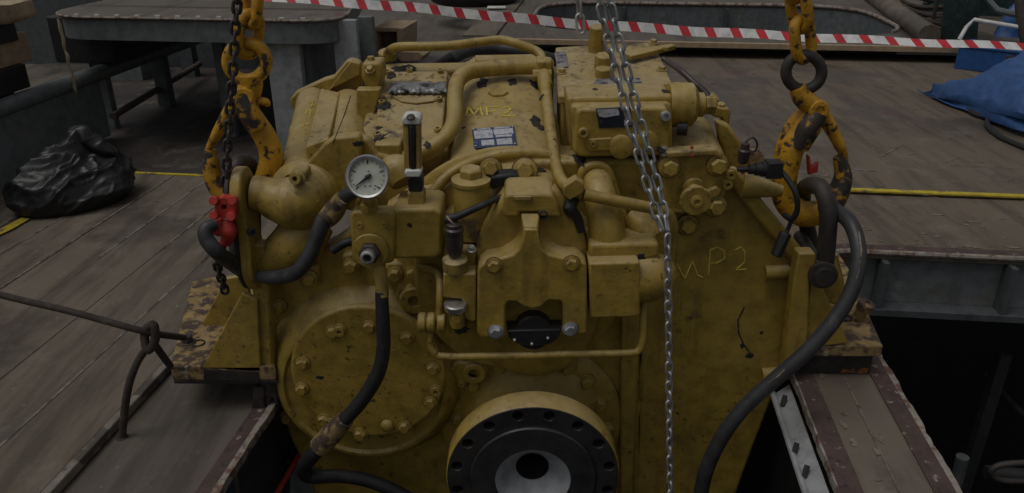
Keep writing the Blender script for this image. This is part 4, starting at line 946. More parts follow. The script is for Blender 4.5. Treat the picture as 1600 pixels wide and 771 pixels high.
# tapered roof of the pump: neck, shoulders
b = MB()
def roofq(pts): return [P(*q) for q in pts]
b.loft([roofq([(818, 357, Yp + .003), (841, 357, Yp + .003), (841, 372, Yp + .04), (818, 372, Yp + .04)]), roofq([(814, 333, 2.0), (843, 333, 2.0), (846, 352, 2.06), (810, 352, 2.06)])]); b.build('pump_neck', 'yellow', gb, .005)
b = MB(); b.prism(px([(788, 308), (796, 304), (862, 304), (868, 312), (878, 340), (842, 340), (842, 332), (812, 332), (812, 340), (786, 340)], 2.0), (0, .1, .02)); b.build('pump_collar', 'yellow', gb, .008)
for TL, TR, BL, BR in (((782, 330, 2.075), (816, 334, 2.02), (750, 414, 2.0), (816, 394, 1.975)), ((842, 334, 2.02), (876, 330, 2.075), (846, 394, 1.975), (912, 410, 2.0))):
    b = MB(); tl, tr, bl, br = [P(*q) for q in (TL, TR, BL, BR)]; g_ = []
    for i in range(13):
        t = i / 12; row = []
        for j in range(11):
            q = tl.lerp(tr, j / 10).lerp(bl.lerp(br, j / 10), t)
            q += Vector((0, .030, -.012)) * math.sin(PI * t) * (.5 + .5 * math.sin(PI * (j / 10))) + Vector((0, -.014, .01)) * math.exp(-((t - .35) * 5) ** 2 - ((j / 10 - .45) * 5) ** 2)
            q += Vector((0, -1, .3)) * .004 * noise.noise(q * 22); row.append(q)
        g_.append(row)
    f_ = [[b.bm.verts.new(q) for q in r] for r in g_]; k_b = [[b.bm.verts.new(q + Vector((0, .13, -.02))) for q in r] for r in g_]
    for i in range(12):
        for j in range(10): b.face([f_[i][j], f_[i + 1][j], f_[i + 1][j + 1], f_[i][j + 1]]); b.face([k_b[i][j], k_b[i][j + 1], k_b[i + 1][j + 1], k_b[i + 1][j]])
    for i in range(12):
        for j in (0, 10): b.face([f_[i][j], f_[i + 1][j], k_b[i + 1][j], k_b[i][j]])
    for j in range(10):
        for i in (0, 12): b.face([f_[i][j], f_[i][j + 1], k_b[i][j + 1], k_b[i][j]])
    b.build('pump_shoulder', 'yellow', gb)
MB().lathe(P(848, 336, 1.995), (0, -1, .2), [(.014, 0), (.011, .002), (.009, -.03), (.001, -.03)], 20, cap=False).build('vent_hole', 'black', gb)
MB().box(P(817, 310, 1.996), .024, .004, .006).build('casting_slot', 'yellow_dirty', gb, .002)
for (x, y) in [(772, 415), (893, 412), (775, 518), (891, 514)]: bolt(gb, P(x, y, Yp), (0, -1, 0), .017, .014, 'yellow' if y < 500 else 'galv', 'hex')
b = MB(); b.lathe(P(833, 513, 2.01), (0, -1, .08), [(.055, -.06), (.055, .03), (.05, .035)], 32); b.build('pump_shaft_cap', 'black', gb)
b = MB(); b.prism(px([(792, 517), (878, 515), (872, 530), (858, 539), (832, 542), (808, 538), (796, 530)], Yp + .01), (0, .06, 0)); pc = b.build('seal_plate', 'black', gb, .004)
for (x, y) in [(804, 531), (856, 528), (831, 537)]: bolt(pc, P(x, y, Yp + .008), (0, -1, 0), .005, .008, 'galv', 'round')
b = MB(); b.lathe(P(833, 500, 2.15), (0, -1, 0), [(.19, -.05), (.19, .03), (.165, .05), (.10, .055)], 48); b.build('pump_mount', 'yellow', gb)
# right chamber
G('pump_side_block', [(920, 412), (1000, 410), (1001, 492), (994, 496), (922, 498)], Yp + .004, .16, bevel=.006)
G('pump_side_top', [(920, 382), (1030, 380), (1032, 402), (1000, 410), (920, 412)], Yp + .05, .14, bevel=.012, seg=3)
b = MB(); b.tube(px3([(992, 432, 2.035), (1018, 430, 2.035), (1036, 427, 2.05), (1045, 424, 2.07)]), [.080, .077, .056, .02], 24, 5); b.build('pump_end_dome', 'yellow', gb)
G('pump_valve', [(880, 293), (900, 279), (913, 288), (912, 302), (890, 314), (880, 306)], 2.0, .04, bevel=.004)
b = MB(); b.tube(px3([(900, 305, 2.05), (890, 325, 2.02), (902, 340, 2.03), (908, 362, 2.03)]), [.018, .02, .014, .012], 12, 4); b.build('black_boot', 'black', gb)
# inlet elbow right of the pump
b = MB(); b.tube(px3([(930, 262, 2.26), (936, 300, 2.12), (946, 345, 2.07), (950, 385, 2.06)]), [.042, .046, .052, .056], 24, 5); b.build('inlet_pipe', 'yellow', gb)
b = MB(); b.tube(px3([(906, 300, 2.17), (910, 268, 2.17), (930, 258, 2.17), (950, 266, 2.17), (962, 300, 2.17), (975, 340, 2.17)]), .013, 10, 5); b.build('cast_bead', 'yellow', gb)
b = MB(); b.tube(px3([(985, 335, 2.14), (1000, 350, 2.12), (1015, 372, 2.1)]), [.035, .04, .045], 18, 4); b.build('return_pipe', 'yellow', gb)
bolt(gb, P(970, 334, 2.12), (0, -1, .2), .012, .006, 'yellow', 'port', 'hole')
# left stack with the brown connector
G('pump_left_block', [(692, 428), (744, 428), (745, 502), (736, 504), (724, 498), (722, 468), (692, 466)], Yp + .02, .14, bevel=.006)
G('pump_left_top', [(690, 390), (744, 388), (744, 428), (692, 428)], Yp + .07, .1, bevel=.012)
q = P(711, 405, 1.99)
MB().lathe(q, (0, -.1, 1), [(.036, -.03), (.036, .0), (.030, .004)], 28).build('connector_seat', 'yellow_dirty', gb)
b = MB(); b.lathe(P(710, 388, 1.99), (0, -.05, 1), [(.018, -.02), (.024, 0), (.026, .01), (.026, .05), (.028, .052), (.028, .062), (.022, .066), (.022, .076), (.016, .08)], 24); b.build('sensor_plug', 'brown_plug', gb)
hose(gb, [(704, 352, 1.99), (700, 343, 1.99), (716, 338, 1.99), (745, 325, 2.0), (768, 315, 2.03), (784, 308, 2.06)], [6, 7, 6, 5.5, 5, 5], 'rubber', 'sensor_cable')
hose(gb, [(698, 338, 1.985), (704, 346, 1.975), (711, 352, 1.98)], 1.8, 'cardboard', 'sensor_wire', smooth=4)
MB().lathe(P(712, 476, 1.97), (0, -.1, 1), [(.032, -.014), (.034, -.008), (.034, .004), (.030, .008)], 28).build('silver_ring', 'silver', gb)
MB().lathe(P(714, 500, 1.98), (0, 0, 1), [(.02, -.02), (.024, .0), (.022, .03)], 20).build('ring_stem', 'yellow', gb)
bolt(gb, P(737, 391, 2.0), (0, -.3, 1), .010, .012, 'galv', 'hex')
bolt(gb, P(714, 496, 1.965), (0, -1, 0), .014, .014)
# --- pipes
hose(gb, [(672, 510, 1.99), (672, 535, 1.985), (678, 550, 1.98), (692, 557, 1.98), (760, 557, 1.975), (880, 554, 1.975), (980, 552, 1.98), (998, 547, 1.985), (1004, 530, 1.99), (1005, 500, 2.0), (1006, 470, 2.02)], 5.8, 'yellow', 'lubrication_pipe')
MB().lathe(P(672, 505, 1.99), (0, 0, -1), [(.021, -.02), (.021, .012), (.017, .016)], 6).build('pipe_nut', 'yellow', gb, .002)
for x in (660, 674, 690): MB().lathe(P(x, 504, 1.99), (1, 0, 0), [(.026, -.012), (.030, -.008), (.030, .008), (.026, .012)], 20).build('union_fitting', 'yellow', gb)
G('union_bracket', [(700, 492), (724, 492), (730, 520), (702, 522)], 2.02, .08, bevel=.006)
hose(gb, [(655, 418, 2.12), (676, 422, 2.08), (686, 434, 2.04), (687, 465, 2.0), (686, 498, 1.99)], 6, 'yellow', 'lubrication_pipe')
PTY = lambda x, y, off: PT(x, y, off)
def toppipe(pts, rpx, name='oil_pipe', mat='yellow'):
    q = [PT(x, y, o_) for x, y, o_ in pts]; rs = [rpx * mpp(c) for c in q]
    return MB().tube(q, rs, 16, 7).build(name, mat, gb)
toppipe([(606, 92, .02), (607, 82, .05), (622, 74, .09), (660, 73, .10), (700, 72, .10), (750, 66, .10), (782, 63, .10), (805, 68, .10), (835, 79, .08), (846, 88, .07), (848, 100, .06)], 7.2)
MB().cyl(PT(606, 92, 0), TN, .034, .03, 24).build('pipe_base', 'yellow', gb)
toppipe([(842, 104, .06), (800, 105, .06), (760, 108, .06), (732, 113, .06), (716, 126, .06), (711, 150, .06), (710, 185, .055), (700, 210, .045), (680, 228, .03), (655, 240, .02), (632, 248, .0)], 12.5, 'main_oil_pipe')
MB().box(PT(850, 104, .06), .03, .035, .028).build('pipe_tee', 'yellow', gb, .01)
MB().tube([PT(832, 118, .05), PT(862, 118, .05)], .022, 6, 0).build('tee_nut', 'yellow', gb, .003)
MB().tube([PT(838, 104, .06), PT(848, 104, .06)], .036, 8, 0).build('tee_nut', 'yellow', gb, .003)
MB().tube([PT(850, 118, .05), PT(853, 138, .045)], .026, 12, 0).build('tee_collar', 'yellow', gb)
p_ = [PT(850, 116, .05), PT(856, 170, .05), PT(862, 215, .045), PT(868, 255, .04)]; p_ += px3([(876, 280, 2.1), (892, 296, 2.04), (912, 304, 2.02)])
MB().tube(p_, [9.5 * mpp(c) for c in p_], 16, 7).build('vertical_oil_pipe', 'yellow', gb)
hose(gb, [(912, 304, 2.02), (950, 312, 2.02), (1000, 322, 2.03), (1030, 328, 2.04), (1045, 338, 2.05), (1050, 356, 2.06), (1048, 392, 2.08)], 9.5, 'yellow', 'cross_pipe')
# --- control box on top right
Tc0 = Vector((0, 2.42, .965)); TcN = Vector((0, -math.sin(R(8)), math.cos(R(8))))
def PC(x, y, off=0): return PP(x, y, Tc0 + TcN * off, TcN)
def ctop(name, pts, off, th, mat='yellow', bevel=.006, rnd=0, parent=None):
    q = [PC(x, y, off) for x, y in pts]
    if rnd: q = roundpoly(q, rnd)
    return MB().prism(q, Vector((0, 0, -th))).build(name, mat, parent or gb, bevel)
ctop('control_body', [(878, 152), (1052, 148), (1018, 76), (872, 80)], -.03, .24, 'yellow', .01)
lid = ctop('control_lid', [(872, 150), (1058, 147), (1022, 66), (965, 68), (868, 74)], .0, .028, 'yellow_dirty', .005, .012)
for (x, y) in [(877, 114), (945, 146), (1043, 138), (1034, 110), (1021, 68)]: bolt(lid, PC(x, y, 0), TcN, .013, .012, 'yellow_dirty')
o = ctop('corner_plate', [(866, 82), (884, 80), (888, 104), (872, 107)], .004, .004, 'crust', .001, parent=lid); o['label'] = 'flaked metal plate on the lid corner'
MB().cyl(PC(932, 80, 0), TcN, .03, .09, 28).build('breather', 'yellow', lid)
q0 = PC(978, 92, .012); q1 = PC(1052, 77, .012); e_ = (q1 - q0).normalized(); s_ = TcN.cross(e_) * .018
lev = MB(); lev.prism([q0 - s_ * 1.6, q1 - s_ * .7, q1 + s_ * .7, q0 + s_ * 1.6], TcN * .018); lev.build('lever_arm', 'yellow', lid, .004)
MB().cyl(PC(1041, 78, .028), TcN, .012, .012, 20).build('lever_pin', 'yellow_dirty', lid)
MB().cyl(PC(944, 108, 0), TcN, .034, .05, 8).build('lever_boss', 'yellow', lid)
MB().cyl(PC(942, 120, 0), TcN, .026, .03, 24).build('cap_nut', 'yellow', lid)
ctop('blue_sticker', [(924, 134), (934, 122), (1000, 122), (1003, 130), (1000, 134)], .002, .0015, 'crust', 0, parent=lid)['label'] = 'worn blue and white sticker'
# front valve box
Yc = 2.16
G('control_front', [(900, 176), (908, 170), (1040, 168), (1048, 178), (1046, 238), (1030, 244), (905, 246), (896, 238)], Yc, .1, bevel=.01, seg=3)
G('control_shelf', [(886, 152), (1052, 149), (1056, 176), (1046, 236), (900, 242), (890, 225)], Yc + .07, .17, bevel=.012, seg=3)
G('control_step', [(892, 165), (1050, 163), (1052, 240), (897, 243)], Yc + .035, .06, bevel=.01)
pl = G('data_plate', [(931, 170), (985, 167), (988, 199), (936, 201)], Yc - .003, .004, 'plate_black', .001)
pl['label'] = 'dark blue data plate on the control box'
MB().prism(px([(933, 172), (966, 170), (968, 180), (945, 184), (936, 182)], Yc - .0045), (0, .0014, 0)).build('plate_text_field', 'plate_white', pl)
MB().prism(px([(975, 188), (984, 187), (986, 196), (976, 197)], Yc - .0045), (0, .0014, 0)).build('plate_text_field', 'plate_white', pl)
for (x, y) in [(911, 207), (1039, 181), (1037, 236)]: bolt(gb, P(x, y, Yc - .001), (0, -1, .1), .014, .018, 'galv' if x > 1000 else 'yellow', 'socket')
G('side_cover', [(918, 218), (956, 216), (960, 232), (952, 236), (922, 237), (916, 232)], Yc - .008, .01, bevel=.003); bolt(gb, P(927, 225, Yc - .008), (0, -1, 0), .009, .006, 'yellow', 'port', 'plug')
MB().lathe(P(970, 228, Yc), (0, -1, 0), [(.034, 0), (.034, .018), (.028, .022)], 24).build('round_plug', 'yellow', gb)
MB().lathe(P(1010, 222, Yc), (0, -1, 0), [(.034, 0), (.034, .01), (.028, .014)], 24).build('round_plug', 'yellow', gb)
# right-hand cylinder fitting
q = P(1054, 164, 2.28)
MB().lathe(q, (1, 0, 0), [(.062, -.02), (.066, 0), (.064, .05), (.05, .062), (.036, .064), (.036, .084), (.03, .088)], 32).build('solenoid_body', 'yellow', gb)
MB().lathe(q + Vector((.088, 0, 0)), (1, 0, 0), [(.03, 0), (.03, .03), (.024, .034)], 6).build('hex_fitting', 'yellow', gb, .002)
hose(gb, [(1110, 157, 2.28), (1100, 143, 2.30), (1085, 130, 2.32), (1065, 112, 2.36), (1045, 98, 2.42), (1036, 92, 2.44)], [6, 5.5, 5, 5, 4.5, 4], 'brown_plug', 'signal_hose')
MB().tube(px3([(1118, 162, 2.28), (1106, 152, 2.285)]), .02, 8, 0).build('hose_nut', 'yellow', gb, .003)
MB().cyl(P(1058, 200, 2.24), (1, -.2, 0), .022, .03).build('black_knob', 'black', gb)
# rounded shoulder casing
b = MB(); rows = []
for i in range(10):
    t = i / 9; yv = 2.22 + .34 * t; ring = []
    for j in range(13):
        a = PI * (j / 12); 
        xl, xr = P(1036, 240, 2.2).x, P(1145, 240, 2.2).x
        cxm = (xl + xr) / 2; rw = (xr - xl) / 2 * (1 - .1 * t)
        zt_ = P(1090, 236, 2.2).z
        ring.append(Vector((cxm - rw * math.cos(a) * (abs(math.cos(a)) ** -.35 if abs(math.cos(a)) > .05 else 1), yv, zt_ - .12 + (.12 + .06 * math.sin(PI * min(1, t * 1.3) / 2)) * math.sin(a) ** .5)))
    ring += [Vector((ring[-1].x, yv, .3)), Vector((ring[0].x, yv, .3))]
    rows.append(ring)
b.loft(rows); b.build('shoulder_casing', 'yellow', gb, .008)
ep = G('end_plate', [(1034, 246), (1046, 240), (1120, 236), (1132, 248), (1142, 262), (1150, 290), (1136, 300), (1126, 326), (1110, 334), (1046, 336), (1036, 326)], 2.15, .06, bevel=.008, seg=3)
G('plate_lip', [(1040, 238), (1120, 233), (1130, 242), (1128, 250), (1116, 244), (1042, 248)], 2.13, .05, 'yellow_dirty', .006)
for (x, y) in [(1046, 261), (1121, 258), (1118, 322), (1074, 351)]: bolt(ep, P(x, y, 2.15 if y < 340 else 2.195), (0, -1, .05), .0235, .024, spin=random.random())
bolt(ep, P(1141, 272, 2.15), (0, -1, 0), .014, .014, 'yellow', 'port', 'plug'); bolt(ep, P(1136, 287, 2.15), (0, -1, 0), .014, .014, 'yellow', 'port', 'plug')
MB().lathe(P(1083, 294, 2.15), (0, -1, -.15), [(.034, 0), (.034, .012), (.022, .016), (.015, .03), (.013, .08)], 24).build('valve_stem', 'yellow', ep)
b = MB(); wc = P(1088, 315, 2.06); wn = Vector((0, -1, .15)).normalized(); wr = .045
rg_ = []
for k in range(60):
    a = 2 * PI * k / 60; r_ = wr * (1 - .07 * max(0, math.cos(6 * a)) ** 6); rg_.append(Vector((wc.x + r_ * math.cos(a), wc.y, wc.z + r_ * math.sin(a))))
b.prism(rg_, wn * -.022); b.build('hand_wheel', 'yellow', ep, .004)
MB().lathe(wc, wn, [(.018, 0), (.018, .01), (.012, .012), (.008, .012), (.007, .004), (.001, .004)], 20).build('wheel_nut', 'yellow', ep)
b = MB(); b.prism(px([(1104, 300), (1120, 292), (1128, 298), (1124, 306), (1110, 312)], 2.13), (0, .02, 0)); b.build('tie_lug', 'yellow', ep, .004)
for k, (x, y) in enumerate([(1081, 231), (1082, 243)]): MB().box(P(x, y, 2.128), .004, .003, .004).build('red_dab', 'red', ep, .001)
G('corner_bracket', [(1108, 172), (1112, 166), (1140, 170), (1142, 178), (1138, 206), (1128, 186), (1112, 182)], 2.42, .06, bevel=.006)
bolt(gb, P(1126, 168, 2.44), (0, -.3, 1), .014, .012, 'yellow_dirty')
G('shoulder_slope', [(1120, 190), (1140, 196), (1185, 262), (1150, 280), (1130, 250)], 2.32, .05, bevel=.01)
b = MB(); b.prism(px([(1164, 236), (1186, 232), (1196, 248), (1192, 262), (1170, 262)], 2.2), (0, .03, 0)); b.build('lug_end', 'flaked', gb, .006)
# sensor wire and black plug at the right shoulder
MB().lathe(P(1161, 250, 2.14), (0, -.1, 1), [(.012, -.01), (.016, .0), (.018, .03), (.013, .034), (.012, .05), (.005, .052)], 16).build('small_sensor', 'brown_plug', gb)
hose(gb, [(1162, 234, 2.14), (1166, 222, 2.14), (1176, 215, 2.14), (1183, 224, 2.14), (1180, 236, 2.15), (1172, 236, 2.16)], 1.6, 'brown_plug', 'sensor_wire')
bp = MB(); bp.lathe(P(1158, 265, 2.10), (1, .05, 0), [(.006, -.01), (.008, 0), (.008, .02), (.014, .022), (.014, .038), (.018, .04), (.019, .056), (.022, .058), (.022, .072)], 18); bp.build('plug_boot', 'black', gb)
MB().box(P(1208, 264, 2.10), .022, .022, .024).build('black_plug', 'black', gb, .003)
hose(gb, [(1220, 268, 2.10), (1232, 282, 2.08), (1243, 302, 2.06), (1246, 326, 2.06), (1238, 342, 2.08), (1226, 336, 2.12)], 4.5, 'rubber', 'plug_cable')
hose(gb, [(1238, 342, 2.08), (1232, 356, 2.1), (1228, 366, 2.1)], 3.5, 'rubber_grey', 'plug_cable')
MB().tube(px3([(1228, 364, 2.1), (1212, 400, 2.09)]), .018, 6, 0).build('loose_connector', 'black', gb, .003)
# --- rubber hoses on the front
hose(gb, [(590, 412, 2.0), (596, 440, 1.99), (597, 462, 1.985)], [11, 10, 11], 'yellow_dirty', 'hose_ferrule', smooth=4)
hose(gb, [(596, 455, 1.985), (598, 500, 1.975), (599, 545, 1.97), (590, 585, 1.965), (566, 625, 1.965), (540, 655, 1.97), (520, 676, 1.98)], [10, 11, 11, 11.5, 11.5, 11, 11], 'rubber', 'front_hose')
hose(gb, [(540, 655, 1.972), (520, 676, 1.98), (500, 698, 1.99)], [14, 17, 17], 'flaked', 'hose_clamp', smooth=4)
hose(gb, [(508, 690, 1.99), (490, 710, 2.0), (476, 728, 2.02), (478, 742, 2.04), (495, 745, 2.05), (530, 744, 2.06), (570, 750, 2.06), (610, 764, 2.06), (650, 785, 2.06)], [12, 12, 12, 11.5, 11, 10.5, 10.5, 10.5, 10.5], 'rubber', 'front_hose')
hose(gb, [(576, 300, 1.99), (552, 300, 2.0), (528, 318, 2.02), (506, 345, 2.01), (494, 375, 2.0), (482, 402, 1.99), (465, 424, 1.99), (444, 432, 2.02), (424, 434, 2.04), (408, 432, 2.08)], [10, 11, 12, 13, 12, 12, 12, 12, 11, 10], 'rubber_grey', 'cooler_hose')
hose(gb, [(536, 309, 2.008), (522, 326, 2.015), (510, 342, 2.008)], [12.5, 14, 14.5], 'flaked', 'hose_sleeve', smooth=4)
hose(gb, [(560, 378, 2.1), (540, 380, 2.09), (520, 392, 2.09)], 7, 'rubber', 'small_hose')
hose(gb, [(424, 442, 2.24), (392, 430, 2.20), (364, 412, 2.08), (340, 395, 1.99), (323, 374, 1.99), (322, 358, 2.0), (336, 350, 2.02)], [12, 13, 12.5, 12, 12, 11, 10], 'rubber_grey', 'left_hose')
# big hose on the right
rh = hose(None, [(1288, 322, 2.22), (1306, 330, 2.16), (1328, 348, 2.08), (1340, 380, 2.02), (1341, 415, 1.98), (1328, 460, 1.95), (1300, 505, 1.93), (1262, 548, 1.92), (1210, 594, 1.92), (1160, 640, 1.92), (1124, 690, 1.92), (1102, 740, 1.93), (1092, 790, 1.94)], [12, 12, 12, 12, 12, 12, 12, 12, 12, 11.5, 11.5, 11.5, 11.5], 'rubber_grey', 'hydraulic_hose', seg=18)
tag(rh, 'thick black hydraulic hose arching down across the right foot of the gearbox', 'hose')
for (pts) in ([(1342, 362), (1346, 392), (1345, 402)], [(1344, 408), (1342, 424), (1338, 436)], [(1226, 578), (1214, 590), (1200, 600)]):
    stroke(rh, [pts], 1.5, 'caulk', 'faded_print')
# --- name plate
npq = [PT(x, y, .022) for x, y in [(737, 203), (803, 198), (808, 229), (741, 233)]]
nl = MB(); nl.prism(npq, TN * .004); nlo = nl.build('name_plate', 'plate_blue', gb, .001); nlo['label'] = 'blue and white name plate'
def npc(s, t): return npq[3].lerp(npq[2], s).lerp(npq[0].lerp(npq[1], s), t) + TN * .0052
for (s0, s1, t0_, t1_) in [(.04, .475, .44, .86), (.50, .96, .58, .86), (.53, .92, .44, .55), (.18, .48, .07, .34), (.54, .90, .07, .36), (.12, .44, .89, .965), (.52, .9, .89, .965)]:
    MB().prism([npc(s0, t0_), npc(s1, t0_), npc(s1, t1_), npc(s0, t1_)], -TN * .0011).build('plate_field', 'plate_white', nlo)
for (s, t) in [(.04, .08), (.96, .08), (.04, .93), (.96, .93)]: bolt(nlo, npc(s, t) - TN * .001, TN, .0035, .003, 'galv', 'round', 'rivet')
top('cast_disc', [(762, 142), (772, 138), (786, 138), (795, 143), (786, 148), (770, 148)], .026, .012, bevel=.004)
# --- crayon marks
stroke(gb, [[(728, 183), (732, 168), (741, 180), (750, 168), (754, 182)], [(762, 182), (760, 169), (780, 167)], [(761, 175), (774, 174)], [(786, 169), (794, 167), (798, 172), (790, 178), (783, 182), (806, 182)]], 1.7)
stroke(gb, [[(1057, 412), (1070, 436), (1082, 408), (1090, 430), (1098, 434)], [(1107, 429), (1110, 386)], [(1108, 392), (1120, 386), (1131, 392), (1132, 404), (1120, 411), (1110, 411)], [(1148, 391), (1158, 386), (1164, 394), (1163, 410), (1150, 422), (1165, 421)]], 1.3)
stroke(gb, [[(482, 162), (490, 158), (486, 168), (492, 164)], [(478, 180), (480, 172), (486, 174), (484, 184)], [(452, 207), (456, 198)], [(470, 200), (482, 192), (480, 198)]], 1.0)
stroke(gb, [[(1163, 480), (1153, 500), (1154, 520), (1162, 538), (1172, 552)]], 1.2, 'tar', 'scratch')
stroke(gb, [[(548, 150), (538, 180), (530, 200), (520, 225)]], .8, 'tar', 'scratch')
rg2 = random.Random(5)
def gunk(x, y, rpx_, asp=1.0, mat='tar'):
    l, nn = surf_hit(x, y); m_ = mpp(l) * rpx_; tx_, ty_, _ = ortho(nn); b = bmesh.new(); bmesh.ops.create_icosphere(b, subdivisions=3, radius=1)
    sd_ = rg2.uniform(0, 50)
    for v in b.verts:
        k = 1 + .75 * noise.noise(v.co * 1.6 + Vector((sd_, 0, 0))) + .35 * noise.noise(v.co * 4 + Vector((0, sd_, 0)))
        v.co = l + (tx_ * v.co.x * asp + ty_ * v.co.y) * m_ * k + nn * (v.co.z * m_ * .16 * k)
    q = MB(); q.bm.free(); q.bm = b; q.build('grime_lump', mat, gb)
for x, y, r_, a_ in [(600, 166, 10, 1.3), (592, 216, 11, 1.2), (612, 118, 7, 1.6), (634, 112, 12, 1.5), (592, 200, 5, 1), (755, 130, 8, 2), (800, 128, 6, 2), (838, 132, 9, 1.4), (846, 152, 5, 1), (846, 200, 5, 1.5), (843, 268, 9, 1.1), (838, 190, 8, 2.2), (724, 200, 3, 1), (905, 247, 10, 2.6), (930, 140, 4, 2), (1040, 143, 5, 2.4), (1032, 236, 5, 1.5), (668, 226, 5, 1.4), (560, 225, 4, 2), (500, 590, 3, 2), (640, 352, 4, 1), (1000, 402, 5, 1.6), (720, 515, 6, 1.6), (1160, 540, 5, .6), (1172, 556, 4, 1.4), (1190, 520, 3, 1)]:
    gunk(x, y, r_, a_)
print('GEARBOX PARTS', len(gb.children_recursive))

# ================================================================== LIFTING GEAR
def hook_asm(label, Y, mirror, cx, pts):
    pass
def hx(L, Y): return [P(x, y, Y) for x, y in L]
Yh = 2.30
rhk = thing('lifting_hook', 'right yellow self locking hook holding the shackle by the black plug', 'hook', P(1270, 340, Yh), 'lifting hooks')
k_ = mpp(P(1260, 200, Yh))
def T(root, name, pts, r, Y=Yh, mat='hook', flat=(1, 1), smooth=6, seg=14, closed=False, up=(0, 1, 0)):
    q = [P(x[0], x[1], x[2] if len(x) > 2 else Y) for x in pts]; rr_ = [c * k_ for c in r] if isinstance(r, list) else r * k_
    return MB().tube(q, rr_, seg, smooth, closed, flat, up).build(name, mat, root)
T(rhk, 'eye_ring', [(1256 + 28 * math.cos(a), 113 + 27 * math.sin(a)) for a in [2 * PI * i / 24 for i in range(24)]], 8.5, mat='steel_dark', smooth=0, closed=True)
T(rhk, 'shank', [(1246, 136), (1252, 150), (1264, 162), (1276, 172)], [12, 15, 16, 15], Y=Yh, flat=(1.0, 1.2))
T(rhk, 'bowl', [(1272, 170), (1256, 200), (1240, 226), (1230, 256), (1224, 290), (1232, 318), (1254, 334), (1284, 330), (1308, 308), (1316, 276), (1310, 248)], [14, 16, 19, 20, 21, 21, 22, 21, 17, 13, 9], flat=(1.0, .95))
T(rhk, 'point', [(1299, 318), (1311, 298), (1317, 274), (1311, 244)], [20, 17.5, 14, 9.5], mat='hook_worn', flat=(1.0, .97))
T(rhk, 'back_arm', [(1268, 172, Yh + .03), (1242, 190, Yh + .03), (1224, 225, Yh + .03), (1214, 262, Yh + .03)], [13, 11, 10, 9])
T(rhk, 'sleeve', [(1278, 176, Yh - .02), (1264, 200, Yh - .022), (1248, 228, Yh - .01)], [15, 18, 17], mat='hook_worn')
T(rhk, 'latch', [(1282, 176, Yh - .005), (1298, 200, Yh), (1312, 228, Yh), (1322, 252, Yh)], [15, 13, 11, 5], flat=(.8, 1.1))
MB().lathe(P(1280, 173, Yh - .035), (0, -1, .1), [(.03, -.06), (.03, 0), (.026, .006), (.014, .006), (.013, 0), (.001, 0)], 28).build('pivot_pin', 'hook', rhk)
MB().prism([P(x, y, Yh - .01) for x, y in [(1262, 244), (1266, 244), (1268, 262), (1280, 254), (1278, 270), (1264, 274)]], (0, .02, 0)).build('release_trigger', 'red', rhk, .003)
lhk = thing('lifting_hook', 'left yellow self locking hook hanging beside the dark chain above the red clasp', 'hook', P(375, 300, Yh), 'lifting hooks')
T(lhk, 'eye_ring', [(386 + 30 * math.cos(a), 96 + 29 * math.sin(a)) for a in [2 * PI * i / 24 for i in range(24)]], 9.5, smooth=0, closed=True, mat='hook')
T(lhk, 'shank', [(390, 118), (392, 134), (386, 148), (380, 158)], [16, 15, 16, 15], flat=(1.2, 1))
T(lhk, 'bowl', [(378, 156), (396, 186), (416, 218), (424, 250), (412, 290), (385, 312), (352, 304), (334, 276), (330, 250), (328, 236)], [14, 17, 18, 19, 20, 20, 17, 14, 12, 9], flat=(1.0, .95))
T(lhk, 'point', [(372, 311), (350, 303), (333, 275), (328, 234)], [19.5, 18, 15, 9.5], mat='hook_worn', flat=(1.0, .97))
T(lhk, 'sleeve', [(376, 150, Yh - .02), (390, 178, Yh - .025), (402, 200, Yh - .02)], [17, 17, 16], mat='hook_worn')
T(lhk, 'latch', [(372, 152, Yh), (355, 180, Yh), (340, 208, Yh), (326, 232, Yh)], [14, 12, 11, 6], flat=(.8, 1.1))
MB().lathe(P(381, 153, Yh - .035), (0, -1, .1), [(.03, -.06), (.03, 0), (.026, .006), (.014, .006), (.013, 0), (.001, 0)], 28).build('pivot_pin', 'hook', lhk)
T(lhk, 'trigger_lug', [(404, 158), (416, 160), (418, 166)], [7, 6, 4])
# shackles
def shackle(label, top_, w_, leg_end, r, Y0):
    s = thing('shackle', label, 'shackle', P(*leg_end, Y0), 'steel shackles'); return s
shk = thing('shackle', 'big dark steel bow shackle on the right lug under the hook', 'shackle', P(1288, 430, 2.2), 'steel shackles')
MB().tube(px3([(1288, 428, 2.13), (1292, 380, 2.12), (1294, 330, 2.12), (1284, 296, 2.16), (1266, 290, 2.24), (1254, 302, 2.33), (1258, 340, 2.38), (1272, 400, 2.38), (1278, 428, 2.36)]), [.026, .026, .026, .026, .026, .026, .026, .025, .025], 16, 7).build('bow', 'steel_dark', shk)
MB().lathe(P(1287, 432, 2.09), (.1, 1, 0), [(.028, -.012), (.028, 0), (.042, .002), (.044, .035), (.04, .04), (.022, .042), (.022, .30)], 28).build('pin', 'steel_dark', shk)
G('lifting_eye', [(1272, 404), (1306, 402), (1318, 440), (1312, 480), (1276, 470)], 2.22, .06, bevel=.01)
lsk = thing('shackle', 'dark steel shackle on the left lug behind the pipe flange', 'shackle', P(380, 400, 2.3), 'steel shackles')
MB().tube(px3([(372, 420, 2.26), (368, 340, 2.26), (366, 280, 2.26), (372, 256, 2.28), (384, 254, 2.34), (394, 270, 2.38), (396, 340, 2.40), (396, 410, 2.40)]), .025, 16, 7).build('bow', 'steel_dark', lsk)
MB().tube(px3([(366, 416, 2.22), (400, 410, 2.46)]), .022, 16, 0).build('pin', 'steel_dark', lsk)
